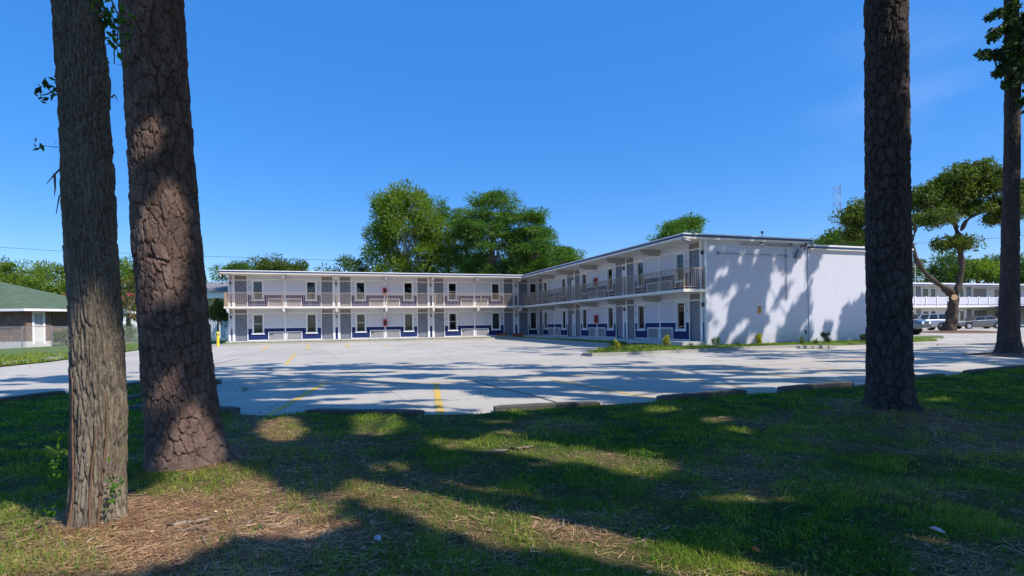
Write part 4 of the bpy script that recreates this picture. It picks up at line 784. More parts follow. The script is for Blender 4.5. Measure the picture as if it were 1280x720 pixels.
# ------------------------------------------------------------------ near trees with carved bark
def vor(u, v, cols, seed, jit=.8):
    iu = np.floor(u).astype(int); iv = np.floor(v).astype(int); g = np.random.default_rng(seed); T = g.random((cols, 512, 3)); f1 = np.full(u.shape, 9.); f2 = f1.copy(); idv = np.zeros(u.shape)
    for di in (-1, 0, 1):
        for dj in (-1, 0, 1):
            a = iu + di; b = iv + dj; t = T[a % cols, b % 512]; cx = a + .5 + (t[..., 0] - .5) * jit + .5 * (b % 2); cy = b + .5 + (t[..., 1] - .5) * jit; d = np.hypot(u - cx + 0., v - cy)
            c1 = d < f1; f2 = np.where(c1, f1, np.minimum(f2, d)); idv = np.where(c1, t[..., 2], idv); f1 = np.where(c1, d, f1)
        # (rows are offset by half a cell, like overlapping plates)
    return f1, f2, idv
def big_trunk(root, center, radius, zt, nz_, nth, cells, rowh, depth, seed, mat, flare=lambda th, z: 0., ridged=False, groove=.22):
    z = np.concatenate([np.linspace(-.15, zt, nz_), np.linspace(zt + .4, zt + 14, 22)]); th = np.arange(nth) * 2 * np.pi / nth; Z, TH_ = np.meshgrid(z, th, indexing='ij')
    cx, cy = center(Z); rr_ = radius(Z) * (1 + flare(TH_, Z)); wob = vnoise(TH_ / (2 * np.pi) * 0 + np.cos(TH_) * 2 + 5, np.sin(TH_) * 2 + Z * 1.3, seed + 3, 3) - .5; wob2 = vnoise(np.cos(TH_) * 5 + 20 + Z * .7, np.sin(TH_) * 5 + Z * 7, seed + 4, 4) - .5; wob3 = vnoise(np.cos(TH_) * 9 + 40, np.sin(TH_) * 9 + Z * 9, seed + 6, 4) - .5; fine = vnoise(np.cos(TH_) * 22 + 60, np.sin(TH_) * 22 + Z * 24, seed + 7, 3) - .5
    u = TH_ / (2 * np.pi) * cells + wob2 * .9; v = Z / rowh + wob3 * .8 + 40
    f1, f2, idv = vor(u, v, cells, seed); e = np.clip((f2 - f1) / groove, 0, 1); plate = e * e * (3 - 2 * e)
    f1b, f2b, id2 = vor(TH_ / (2 * np.pi) * cells * 2 + wob3 * 1.6, v * 1.9 + wob2 * .8, cells * 2, seed + 9); e2 = np.clip((f2b - f1b) / .10, 0, 1); groove = groove * (.55 + 1.1 * vnoise(np.cos(TH_) * 3, np.sin(TH_) * 3 + Z * 2.5, seed + 2, 2)); e = np.clip((f2 - f1) / groove, 0, 1); plate = e * e * (3 - 2 * e)
    disp = depth * (plate - 1) + depth * .45 * (idv - .5) * plate + depth * .30 * (e2 - 1) * plate + depth * .35 * (id2 - .5) * plate + depth * .5 * fine + .03 * wob
    if ridged: disp = disp + depth * .9 * (vnoise(np.cos(TH_) * 12 + 30 , np.sin(TH_) * 12 + Z * 5, seed + 8, 3) - .5)
    rr_ = rr_ + disp; X = cx + rr_ * np.cos(TH_); Y = cy + rr_ * np.sin(TH_); V = np.stack([X, Y, Z], -1).reshape(-1, 3); I = np.arange(Z.size).reshape(Z.shape); J = np.roll(I, -1, 1)
    Q = np.stack([I[:-1], J[:-1], J[1:], I[1:]], -1).reshape(-1, 4); me = np_mesh('trunk', V, Q, True); fattr(me, 'tone', (1. if not ridged else (1 - .9 * np.clip((Z - .9) / 1.6 + (wob - 0) * 1.2, 0, 1)).ravel()) * (.1 + plate * (.1 + .45 * idv + .35 * id2)).ravel()); return link('trunk', me, mat, root)  # ridged trunk coloured darker with height: darker bark plus painted canopy shade
def pxc(root, pts, Y):  # centre line of a trunk from pixels at depth Y, relative to root
    zs, xs = [], []
    for px, py in pts: p = AT(px, py, Y); zs.append(p.z); xs.append(p.x - root.location.x)
    o = np.argsort(zs); zs = np.array(zs)[o]; xs = np.array(xs)[o]
    sl_ = (xs[-1] - xs[-2]) / (zs[-1] - zs[-2]) * .5
    return lambda Z: (np.where(Z > zs[-1], xs[-1] + (Z - zs[-1]) * sl_, np.interp(Z, zs, xs)), np.zeros_like(Z))
# left grey furrowed tree
TL = empty('shade_tree', (-3.0, 3.78, .0), 0, 'slender grey furrowed tree trunk nearest the camera at the far left', 'tree'); cY = 3.78
TL.location.x = G(120, 655).x * 3.78 / G(120, 655).y
cf = pxc(TL, [(120, 655), (122, 600), (124, 520), (121, 420), (114, 300), (110, 200), (105, 120), (102, 80), (96, 0), (93, -40)], cY)
pxr = lambda wpx: wpx / 2 * cY / F / 1.25
radL = lambda Z: np.interp(Z, [0, .15, .4, 1.1, 2, 3.2, 3.3, 3.55, 3.9, 6, 14], [pxr(80), pxr(76), pxr(70), pxr(70), pxr(68), pxr(63), pxr(62), pxr(61), pxr(58), .15, .07])
zb_ = AT(125, 95, cY).z
flareL = lambda th, Z: .26 * np.exp(-((Z - zb_) / .17) ** 2) * np.exp(-(np.angle(np.exp(1j * (th - .0))) / .6) ** 2) + .07 * np.exp(-((Z - zb_ - .5) / .22) ** 2) * np.exp(-(np.angle(np.exp(1j * (th - 3.3))) / .8) ** 2) + .10 * np.exp(-Z / .12) * (1 + np.sin(3 * th))
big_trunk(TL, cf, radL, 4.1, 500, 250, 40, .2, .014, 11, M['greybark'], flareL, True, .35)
mb = MB(); r0 = random.Random(2)
for th0, top, w_ in ((-1.05, .75, .3), (-1.9, 1.1, .25), (-2.75, 1.6, .2), (-.75, 1.0, .4)):
    pts = []; n = 14
    for i in range(n + 1): z = -.02 + top * i / n; x, y = cf(np.array([z])); a = th0 + .10 * math.sin(z * 5 + th0 * 3); q = radL(np.array([z]))[0] * (1 + float(flareL(np.array([a]), np.array([z]))[0])) + .004 + (.05 if i == 0 else 0); pts.append((x[0] + q * math.cos(a), y[0] + q * math.sin(a), z if i else .035))
    mb.tube(pts, [.009] * 3 + [.0065] * (n - 6) + [.004] * 4, 6)
M['vine'] = paint('brown_vine_bark', (.17, .09, .05), .85, .25, 20, .3); mb.build('vine', M['vine'], TL, smooth=True)
def sprig(root, pts, name='sprig', mat='leaf_mid', ls=.028, n=60, spread=.09, seed=1, rot=.012):
    mb = MB(); mb.tube(pts, [rot, rot * .6, rot * .4] + [rot * .3] * (len(pts) - 3), 5); s = mb.build(name, M['bark'], root); r = np.random.default_rng(seed); P_ = np.array([tuple(p) for p in pts]); t = r.random(n) * (len(P_) - 1); i = np.minimum(t.astype(int), len(P_) - 2); f = (t - i)[:, None]
    q = P_[i] * (1 - f) + P_[i + 1] * f + r.normal(size=(n, 3)) * spread; link('leaves', leaf_mesh(q, ls, seed, aspect=.95), M[mat], s); return s
def rp(px, py, Y): return AT(px, py, Y) - Vector(TL.location)
M['leaf_compound'] = leafmat('green_compound_leaves', (.05, .13, .015), (.09, .2, .02), .5, scale=3)  # one translucent green for the trunk's sprigs and ivy
sprig(TL, [rp(125, 20, cY), rp(134, 10, cY + .1), rp(142, 35, cY + .15), rp(143, 80, cY + .15)], mat='leaf_compound', ls=.030, n=85, spread=.055, seed=2)
sprig(TL, [rp(118, -20, cY), rp(135, -10, cY + .1), rp(148, 20, cY + .1), rp(146, 60, cY + .1)], mat='leaf_compound', ls=.028, n=50, spread=.05, seed=12)
sprig(TL, [rp(84, 108, cY), rp(70, 112, cY + .1), rp(58, 118, cY + .1), rp(50, 119, cY)], mat='leaf_dark', ls=.03, n=36, spread=.035, seed=3)
sprig(TL, [rp(82, 182, cY), rp(70, 184, cY), rp(55, 182, cY), rp(47, 185, cY)], mat='leaf_dark', ls=.025, n=7, spread=.02, seed=4, rot=.004)
for tw_ in ([(80, 207), (68, 218), (58, 230)], [(68, 218), (69, 235), (68, 245)], [(82, 236), (74, 246), (70, 268)], [(139, 122), (143, 118), (147, 126)]): MB().tube([rp(q[0], q[1], cY) for q in tw_], [.009, .005, .002], 5).build('twig', M['bark'], TL)
g = np.random.default_rng(8)
for a0, zc_, n in ((-.55, .32, 60), (-2.9, .55, 60), (-.35, .75, 14), (-2.6, .12, 30)):
    x, y = cf(np.array([zc_])); q = np.stack([x[0] + .26 * math.cos(a0) + g.normal(size=n) * .02, y[0] + .26 * math.sin(a0) + g.normal(size=n) * .03, zc_ + g.normal(size=n) * .09], 1); link('ivy', leaf_mesh(q, .018, 4, aspect=1.), M['leaf_compound'], TL)
# big left pine
pY = 5.38; TP = empty('pine_tree', (G(238, 585).x * 5.38 / G(238, 585).y, pY, .05), 0, 'thick reddish plated pine trunk second from the left, leaning slightly', 'tree')
cf2 = pxc(TP, [(238, 590), (233, 560), (226, 500), (219, 420), (209, 300), (199, 150), (189, 0)], pY)
pr = lambda wpx: wpx / 2 * pY / F / 1.15
radP = lambda Z: np.interp(Z, [0, .12, .3, .55, .9, 1.4, 2.3, 3.3, 4.7, 8, 16], [pr(104), pr(98), pr(93), pr(90), pr(89), pr(87), pr(84), pr(81), pr(79), .24, .12])
flareP = lambda th, Z: .20 * np.exp(-np.maximum(Z, 0) / .22) * (.45 + .55 * np.sin(3 * th + 1.2)) + .16 * np.exp(-np.maximum(Z, 0) / .3) * np.exp(-(np.angle(np.exp(1j * (th + .1))) / .5) ** 2)
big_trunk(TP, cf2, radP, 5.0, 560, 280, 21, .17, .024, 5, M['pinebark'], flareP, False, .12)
# right pine
qY = 7.9; TQ = empty('pine_tree', (G(1113, 520).x * 7.9 / G(1113, 520).y, qY, .05), 0, 'dark shaded plated pine trunk standing in the right part of the lawn', 'tree')
cf3 = pxc(TQ, [(1114, 520), (1112, 460), (1110, 300), (1108, 0)], qY); qr = lambda wpx: wpx / 2 * qY / F / 1.2
radQ = lambda Z: np.interp(Z, [0, .15, .35, .8, 1.4, 3, 5.8, 9, 18], [qr(72), qr(65), qr(60), qr(58.5), qr(57.5), qr(57), qr(56), .28, .12])
flareQ = lambda th, Z: .34 * np.exp(-np.maximum(Z, 0) / .26) * (.45 + .55 * np.sin(4 * th + .4)) + .15 * np.exp(-np.maximum(Z, 0) / .2) * np.exp(-(np.angle(np.exp(1j * (th + .2))) / .5) ** 2)
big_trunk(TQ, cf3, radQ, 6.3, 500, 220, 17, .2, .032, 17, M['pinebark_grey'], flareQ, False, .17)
# far right tree in the lot, in a mulch circle
sY = 19.4; g0 = G(1262, 446); TS = empty('shade_tree', (g0.x * sY / g0.y, sY, lotz(sY)), 0, 'tall dark trunk with hanging dark leaves at the right edge, in a mulch ring', 'tree')
cf4 = pxc(TS, [(1262, 446), (1261, 420), (1263, 300), (1265, 200), (1266, 100), (1264, 0)], sY); sr = lambda wpx: wpx / 2 * sY / F / 1.33
radS = lambda Z: np.interp(Z, [0, .2, .5, 1, 3, 6, 10, 13, 22], [sr(42), sr(36), sr(31), sr(28), sr(25), sr(22), sr(20.5), sr(19), .1])
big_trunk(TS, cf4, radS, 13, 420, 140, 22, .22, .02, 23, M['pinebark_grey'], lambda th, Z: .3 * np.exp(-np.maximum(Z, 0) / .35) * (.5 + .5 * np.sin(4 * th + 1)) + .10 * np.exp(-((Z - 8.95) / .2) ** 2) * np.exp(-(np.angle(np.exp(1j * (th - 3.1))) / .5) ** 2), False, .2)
def disc(name, x, y, r, mat, h=.08):
    mb = MB(); n = 26; vs = [(0, 0, h)]
    for j, (q, z) in enumerate(((.6, h * .7), (1, 0))):
        for i in range(n): a = 2 * math.pi * i / n; k = q * r * (1 + .12 * math.sin(a * 3 + j) + random.uniform(-.05, .05)); vs.append((k * math.cos(a), k * math.sin(a), z))
    fs = [(0, 1 + i, 1 + (i + 1) % n) for i in range(n)] + [(1 + i, 1 + n + i, 1 + n + (i + 1) % n, 1 + (i + 1) % n) for i in range(n)]; return tag(mb.add(vs, fs).build(name, mat, None, (x, y, lotz(y) + .008)), kind='structure')
disc('mulch_ring', TS.location.x, sY, 1.2, M['soil'], .1)

# live oak in the far lot
og = G(1187, 415.6); oY = og.y; TO = empty('live_oak', og, 0, 'forked live oak with a sawn limb scar before the far motel', 'tree'); P = lambda px, py, dy=0: AT(px, py, oY + dy) - Vector(TO.location); k_ = oY / F / 1.2
mb = MB(); mb.tube([P(1186, 418), P(1186, 413), P(1188, 405), P(1190, 392), P(1192, 378), P(1193, 368)], [v * k_ for v in (13, 10.2, 8.6, 7.8, 7, 7)], 16)
mb.tube([P(1193, 372), P(1184, 361), P(1172, 354), P(1158, 344), P(1148, 331), P(1141, 314), P(1140, 300, 1), P(1134, 286, 1), P(1122, 276, 2)], [v * k_ for v in (6, 5, 4.3, 3.7, 3.3, 2.9, 2.4, 2, 1.4)], 10)
mb.tube([P(1193, 372), P(1199, 356), P(1202, 340), P(1201, 318), P(1199, 300), P(1196, 284, 1), P(1190, 262, 2)], [v * k_ for v in (6, 4.6, 3.8, 3.3, 3, 2.6, 1.4)], 10)
mb.tube([P(1200, 290), P(1210, 272), P(1228, 266), P(1240, 250, -1), P(1250, 232, -1)], [v * k_ for v in (3.6, 3, 2.4, 1.8, 1)], 8)
mb.tube([P(1198, 285), P(1186, 272, -1), P(1170, 262, -2), P(1152, 250, -2)], [v * k_ for v in (3, 2.2, 1.6, 1)], 8)
mb.tube([P(1140, 300), P(1146, 284, -1), P(1142, 268, -2)], [v * k_ for v in (2.6, 1.8, .8)], 8); mb.tube([P(1234, 262), P(1250, 262, 2), P(1266, 255, 3)], [v * k_ for v in (2, 1.4, .7)], 8)
mb.tube([P(1199, 305), P(1186, 298), P(1180, 290)], [v * k_ for v in (1.5, 1, .6)], 6); mb.tube([P(1202, 312), P(1210, 300), P(1214, 296)], [v * k_ for v in (1.5, 1, .6)], 6)
mb.tube([P(1122, 276, 2), P(1100, 268, 2), P(1075, 262, 2)], [v * k_ for v in (2, 1.4, .6)], 6)
trk = mb.build('trunk', M['oakbark'], TO, smooth=True)
sub = trk.modifiers.new('burr', 'SUBSURF'); sub.levels = sub.render_levels = 2; tx = bpy.data.textures.new('burr', 'CLOUDS'); tx.noise_scale = .6; dm = trk.modifiers.new('lumps', 'DISPLACE'); dm.texture = tx; dm.strength = .42; dm.texture_coords = 'LOCAL'
q = P(1192, 371.5, -.72); MB().tube([q, q + Vector((0, -.12, -.02))], 4.2 * k_, 14).build('sawn_scar', M['cut'], TO)
ocl = [ellip_clumps(int(n * 1.25), tuple(P(px, py, dy)), (a * k_, b * k_ * 2.2, c * k_), 900 + i, .2, -1) for i, (px, py, a, b, c, dy, n) in enumerate(((1190, 235, 40, 18, 18, 0, 46), (1152, 250, 28, 16, 18, 0, 30), (1228, 228, 32, 16, 22, 0, 40), (1255, 258, 26, 14, 20, 0, 26), (1215, 212, 26, 12, 9, 0, 20), (1166, 272, 22, 12, 10, -2, 16), (1072, 270, 24, 14, 22, 2, 34), (1110, 262, 24, 14, 28, 2, 26), (1208, 258, 24, 10, 10, 0, 14), (1198, 304, 20, 8, 8, 0, 9), (1062, 294, 18, 10, 8, 2, 10), (1290, 240, 26, 14, 30, 1, 26), (1246, 270, 16, 8, 8, 0, 8), (1180, 305, 8, 6, 5, 0, 4)))]
ocl.append(ellip_clumps(60, tuple(P(1198, 245)), (64 * k_, 30 * k_, 44 * k_), 955, .1, -.6)); ocl = np.concatenate(ocl); g = np.random.default_rng(77); link('crown', leaf_mesh(clump_points(ocl, 1.0 * (.4 + .7 * g.random(len(ocl))), 150, 78, .8), .14, 79, aspect=.7), M['oakleaf'], TO)
disc('mulch_ring', og.x + .6, og.y - .4, 3.2, M['soil'], .18)

# ------------------------------------------------------------------ crowns of the near trees and their neighbours: leaf clumps placed where the photo's shade needs them
LIT = [[(285, 592), (340, 610), (400, 644), (440, 668), (400, 670), (289, 680), (195, 722), (-60, 740), (-60, 690), (40, 672), (80, 655), (160, 628), (230, 602)],
       [(440, 603), (537, 606), (669, 625), (710, 642), (800, 664), (875, 684), (1000, 722), (820, 730), (769, 708), (650, 690), (525, 660), (445, 630)],
       [(545, 553), (640, 553), (730, 562), (800, 577), (800, 596), (740, 588), (650, 572), (560, 563)],
       [(437, 524), (495, 522), (500, 536), (480, 547), (440, 545)], [(462, 582), (500, 580), (515, 592), (470, 598)], [(322, 533), (362, 530), (384, 542), (362, 555), (322, 551)],
       [(800, 512), (840, 512), (838, 518), (802, 519)], [(872, 524), (908, 524), (905, 532), (875, 531)], [(905, 536), (945, 538), (940, 545), (910, 543)],
       [(880, 628), (915, 622), (975, 624), (980, 630), (905, 634)], [(1120, 680), (1150, 674), (1180, 678), (1170, 686), (1130, 686)], [(1150, 500), (1190, 500), (1188, 504), (1152, 504)],
       [(600, 527), (640, 527), (640, 531), (600, 531)]]
LITW = [[tuple(G(*q))[:2] for q in pl] for pl in LIT]
LITW = [[tuple(np.mean(np.array(pl), 0) + (np.array(q) - np.mean(np.array(pl), 0)) * (1.08 if i_ < 2 else 1.2)) for q in pl] for i_, pl in enumerate(LITW)]
def lit_clear(gx, gy, pad=.22):
    ok = np.ones(len(gx), bool)
    for pl in LITW:
        for dx, dy in ((0, 0), (pad, 0), (-pad, 0), (0, pad), (0, -pad)): ok &= ~in_poly(gx + dx, gy + dy, pl)
    return ok
# trunk faces that catch the sun in the photo: (target point, radius)
LITP = [(AT(120, 600, 3.6), .30), (AT(118, 520, 3.6), .33), (AT(116, 440, 3.6), .25), (AT(252, 565, 5.05), .24), (AT(266, 530, 5.05), .22), (AT(255, 492, 5.05), .16), (AT(203, 482, 5.05), .13), (AT(215, 570, 5.05), .12), (AT(232, 545, 5.05), .12), (AT(226, 330, 5.05), .17), (AT(226, 270, 5.05), .22), (AT(220, 235, 5.05), .22), (AT(196, 135, 5.05), .16), (AT(196, 160, 5.05), .12), (AT(243, 420, 5.05), .1), (AT(120, 340, 3.6), .12), (AT(1262, 165, 19), .5), (AT(1264, 125, 19), .3)]
def rays_clear(P, extra):
    ok = np.ones(len(P), bool)
    for t, r in LITP:
        d = P - np.array(t); k = d @ SV; m = np.linalg.norm(d - k[:, None] * SV, axis=1); ok &= ~((m < r * 1.3 + extra) & (k > 0))
    return ok
def out_of_view(P, margin=70):
    x, y, d = project(P); m = margin * 14 / np.maximum(d, 2); m = np.clip(m, 25, 260); return (d < .2) | (x < -m) | (x > 1280 + m) | (y < -m)
GL_ = [[(80,400),(110,380),(150,400),(160,470),(160,560),(120,570),(90,510),(70,460)],[(165,350),(200,330),(220,360),(200,430),(180,430)],[(160,650),(190,600),(240,550),(290,540),(290,590),(240,640),(210,670),(160,680)],[(270,660),(300,610),(330,630),(320,680),(280,690)],
       [(330,190),(355,190),(365,240),(345,270),(330,240)],[(215,150),(245,130),(260,180),(240,210),(220,200)],[(130,240),(165,230),(175,270),(150,300),(130,280)],[(390,90),(460,90),(450,140),(430,190),(400,160)],[(440,200),(500,210),(560,220),(550,260),(500,330),(450,400),(400,480),(385,440),(420,330),(430,260)],
       [(520,380),(560,300),(600,330),(640,360),(600,430),(540,470),(480,480),(480,430)],[(410,500),(450,490),(460,600),(450,690),(410,690),(400,600)],[(480,500),(530,480),(500,600),(480,640)],[(600,500),(640,480),(640,560),(600,640),(560,600)],[(560,100),(610,130),(640,240),(600,200)],[(40,110),(70,80),(110,90),(60,150)]]
GD_ = [[(650,110),(725,120),(700,190),(680,250),(650,265)],[(740,570),(770,570),(770,660),(735,660)],[(820,660),(840,560),(865,450),(885,460),(885,530),(910,480),(960,400),(1010,430),(1200,300),(1200,660)]]
def gwall(t, z): return np.stack([COR[0] + er[0] * t + en[0] * REND, COR[1] + er[1] * t + en[1] * REND, FZ + z], 1)
def gable_lit(x, y, jit=0.):
    X = (x - 875) * 4.8; Y = (y - 287) * 4.8; g = np.random.default_rng(9); X = X + g.normal(size=X.shape) * jit * 4.8; Y = Y + g.normal(size=X.shape) * jit * 4.8; lit = X > 650
    for p in GL_:
        c_ = np.mean(np.array(p), 0); lit |= in_poly(X, Y, [tuple(c_ + (np.array(q) - c_) * 1.3) for q in p])
    q = X * .017 + Y * .0085; w_ = -X * .0016 + Y * .0042; nz1 = vnoise(q + 7, w_ + 3, 91, 3); lit |= (nz1 > .60) & (X < 650); lit &= ~((nz1 < .36) & (X < 640))
    for p in GD_: lit &= ~in_poly(X, Y, p)
    return lit
def sunpath_ok(P):
    """False for leaves whose shadow would fall on the sun patches of the block wall or of the lot"""
    nrm = np.array([en[0], en[1], 0]); o0 = gwall(np.zeros(1), np.zeros(1))[0]; k = ((P - o0) @ nrm) / (SV @ nrm); H = P - k[:, None] * SV; rel = (H[:, :2] - o0[:2]) @ er; on = (k > 0) & (rel > 0) & (rel < 14) & (H[:, 2] > .1) & (H[:, 2] < 5.9); x, y, _ = project(H)
    ok = ~(on & gable_lit(x, y, 2.4)); kg = P[:, 2] / SV[2]; gx = P[:, 0] - SV[0] * kg; gy = P[:, 1] - SV[1] * kg; lotn = vnoise(gx * .62 + gy * .1, gy * 1.9, 61, 4) * .75 + vnoise(gx * .2, gy * .5, 62, 2) * .25; onlot = ~on & (gy > edgeY(gx)) & (gx < 14) ; ok &= ~(onlot & (lotn > .535)); return ok
def shade_targets(n, kind, seed):
    r = np.random.default_rng(seed)
    if kind == 'lawn': X = r.uniform(-16, 22, n); Y = r.uniform(1.5, 21, n); k = (Y < edgeY(X) + .5) & (np.abs(X) < Y * 1.0 + 1.0) & (r.random(n) < np.clip(12 / (Y + 2), .5, 1)); return np.stack([X[k], Y[k], np.zeros(k.sum())], 1)
    if kind == 'lot':
        px = r.uniform(-80, 1340, n); py = r.uniform(430, 520, n); pts = []
        for a, b in zip(px, py):
            top = np.interp(a, [-80, 120, 260, 330, 560, 640, 720, 800, 900, 1000, 1340], [470, 462, 452, 452, 448, 453, 457, 449, 441, 437, 424])
            if b > top + 2: 
                p = G(a, b)
                if p.y > edgeY(p.x) - .3: pts.append(tuple(p))
        pts = np.array(pts); s = vnoise(pts[:, 0] * .45, pts[:, 1] * 1.5, 41, 3); return pts
    if kind == 'trunk':
        out_ = []
        for (ps, Yc, rad) in (([(120, 640), (119, 420), (108, 200), (97, 0)], 3.78, .22), ([(238, 580), (219, 420), (199, 150), (189, 0)], 5.38, .34), ([(1113, 515), (1110, 300), (1108, 0)], 7.9, .32), ([(1262, 440), (1263, 300), (1266, 0)], 19.4, .36), ([(1188, 410), (1190, 392), (1193, 368), (1201, 320)], 49.5, .6), ([(1193, 368), (1158, 344), (1141, 314)], 49.5, .3)):
            m_ = int(n / 6); i = r.integers(0, len(ps) - 1, m_); t = r.random(m_); w_ = (r.random(m_) * 2 - 1) * rad
            for a, b, c in zip(i, t, w_):
                p = AT(ps[a][0] + (ps[a + 1][0] - ps[a][0]) * b, ps[a][1] + (ps[a + 1][1] - ps[a][1]) * b, Yc); out_.append((p.x + c * .53, p.y + c * .85, p.z))
        return np.array(out_)
    if kind == 'gable':
        t = r.uniform(.0, 12.5, n); z = r.uniform(-.2, 5.2, n); p = gwall(t, z); x, y, _ = project(p); k = ~gable_lit(x, y, 1.5); return p[k]
tb_ = lambda *a: dict(zip(('root', 'name', 'label', 'x', 'y', 'r', 'h', 'c', 'rad'), a))
OFF = [tb_(TL, '', '', -3.1, 4.1, .2, 12, (-2.8, 4.2, 9.5), (3.6, 3.6, 3.4)), tb_(TP, '', '', -3.6, 5.6, .3, 18, (-3.6, 5.6, 14), (4.2, 4.2, 4.2)), tb_(TQ, '', '', 5.5, 7.9, .3, 19, (5.5, 8.0, 15), (5, 5, 4.8)), tb_(TS, '', '', 18, 19.4, .3, 21, (18.5, 19, 17), (6, 6, 6)),
       tb_(None, 'pine_tree', 'tall pine standing out of view right of the camera, shading the lawn', 5.7, .55, .22, 15, (5.7, .6, 11.5), (3.4, 3.4, 3.4)),
       tb_(None, 'live_oak', 'spreading oak standing out of view to the right, shading the lawn', 12.5, -2.0, .45, 13, (12.0, -1.5, 8.8), (7, 6.5, 3.8)),
       tb_(None, 'live_oak', 'broad oak standing out of view beyond the right edge of the lawn', 20.5, 3.5, .45, 14, (19.5, 4, 10), (7.5, 6.5, 4.5)),
       tb_(None, 'pine_tree', 'tall pine out of view between the two oaks at the right', 14, 7.5, .3, 20, (14, 7.5, 15.5), (5, 5, 4.5)),
       tb_(None, 'pine_tree', 'tall pine out of view behind the camera on the right', 4.0, -4.5, .3, 18, (4, -4.5, 12), (4.5, 4.5, 4.5)),
       tb_(None, 'pine_tree', 'tall pine out of view at the right of the parking lot', 26.5, 14, .3, 21, (26.5, 14, 15), (6, 6, 5.5)),
       tb_(None, 'pine_tree', 'tall pine out of view near the block end wall', 28.5, 23.5, .3, 19, (27.5, 22, 14), (6, 6, 5.5))]
acc = [[] for _ in OFF]
for kind, n, seed in (('lawn', 12000, 1), ('lot', 3400, 2), ('gable', 2200, 3), ('trunk', 2400, 4)):
    T_ = shade_targets(n, kind, seed); hits = [[] for _ in T_]; ts = np.linspace(3, 34, 63)
    pts = T_[:, None, :] + ts[None, :, None] * SV; best = -np.ones(len(T_), int); bt = np.zeros(len(T_)); r = np.random.default_rng(seed + 50); prio = np.zeros(len(T_))
    for i, o_ in enumerate(OFF):
        e = (((pts - np.array(o_['c'])) / np.array(o_['rad'])) ** 2).sum(2) < 1; sc_ = e * (r.random(e.shape) + .01); j = sc_.argmax(1); v = sc_[np.arange(len(T_)), j] * (.5 + r.random(len(T_)))
        P_ = pts[np.arange(len(T_)), j]; v = v * out_of_view(P_, 60); m = v > prio; best[m] = i; bt[m] = ts[j[m]]; prio[m] = v[m]
    P_ = T_ + bt[:, None] * SV; ok = best >= 0; gx = P_[:, 0] - SV[0] / SV[2] * P_[:, 2]; gy = P_[:, 1] - SV[1] / SV[2] * P_[:, 2]; cr_ = {'lawn': .34, 'lot': .42, 'gable': .32, 'trunk': .26}[kind]
    ok &= lit_clear(gx, gy, cr_ * .35) & rays_clear(P_, 0.); print(kind, len(T_), (best >= 0).sum(), ok.sum())
    for i in range(len(OFF)): acc[i].append((P_[ok & (best == i)], cr_))
for i, o_ in enumerate(OFF):
    root = o_['root'] or empty(o_['name'], (o_['x'], o_['y'], 0), 0, o_['label'], 'tree', 'trees out of view that shade the lawn'); off = np.array(root.location); L = []; top = []
    for P_, cr_ in acc[i]:
        if len(P_): L.append(clump_points(P_ - off, cr_, {.34: 90, .42: 62, .32: 52, .26: 60}[cr_], 300 + i, .8)); top.append(P_ - off)
    if i < 4 or i == 4: q_ = ellip_clumps(120, o_['c'], np.array(o_['rad']) * .95, 700 + i, .3, -.7); q_ = q_[out_of_view(q_, 60)]; L.append(clump_points(q_ - off, .65, 70, 720 + i, .8)); top.append(q_ - off)
    if not L: continue
    Lp = np.concatenate(L); tp = np.concatenate(top); kk = lit_clear(*((Lp + off)[:, j] - SV[j] / SV[2] * (Lp + off)[:, 2] for j in (0, 1)), .0) & out_of_view(Lp + off, 15) & rays_clear(Lp + off, 0.) & sunpath_ok(Lp + off); Lp = Lp[kk]
    link('crown', leaf_mesh(Lp, .16, 400 + i, aspect=.7), M['needle'] if 'pine' in root.name else M['leaf_mid'], root)
    mb = MB(); g = np.random.default_rng(i); tp = tp[g.permutation(len(tp))[:26 if i < 8 else 12]]; cz = o_['c'][2]
    if o_['root'] is None: mb.tube([(0, 0, -.2), (0, 0, .4), (0, 0, cz * .6), (0, 0, cz)], [o_['r'] * 1.3, o_['r'], o_['r'] * .85, o_['r'] * .5], 12); mb.build('trunk', M['bark'], root, smooth=True); mb = MB()
    if o_['root'] is None: limbs(mb, (0, 0, cz * .75), tp[:4 if i in (4, 8) else 13], o_['r'] * .3, i); (limbs(mb, (0, 0, cz * .92), tp[13:], o_['r'] * .3, i + 1) if i < 8 and i != 4 else None); mb.build('limb', M['bark'], root, smooth=True)
# hanging foliage of the far-right trunk
def rs(px, py, Y=sY): return AT(px, py, Y) - Vector(TS.location)
hc = []
for a, b, n in (((1266, 10), (1236, 22), 9), ((1268, 30), (1240, 45), 7), ((1266, 45), (1256, 75), 10), ((1262, 70), (1226, 68), 13), ((1262, 85), (1246, 92), 9), ((1270, 95), (1262, 105), 9), ((1280, 20), (1275, 100), 22), ((1290, 10), (1290, 110), 16), ((1279, 125), (1284, 140), 3), ((1262, 20), (1262, 70), 8)):
    for t in np.linspace(0, 1, n): p = rs(a[0] + (b[0] - a[0]) * t, a[1] + (b[1] - a[1]) * t, sY + random.uniform(-1.3, .2)); hc.append(tuple(p))
hc = np.array(hc); g = np.random.default_rng(5); link('hanging_foliage', leaf_mesh(clump_points(hc, .21 * (.7 + .6 * g.random(len(hc))), 34, 6, .9), .10, 7, aspect=.95), M['leaf_dark'], TS)
mb = MB()
for a, b in (((1265, 30), (1240, 40)), ((1265, 80), (1226, 70)), ((1265, 20), (1240, 20)), ((1265, 60), (1290, 90))): mb.tube([rs(*a), rs(a[0] * .5 + b[0] * .5, a[1] * .5 + b[1] * .5 - 4), rs(*b)], [.06, .04, .01], 6)
mb.build('limb', M['bark'], TS)

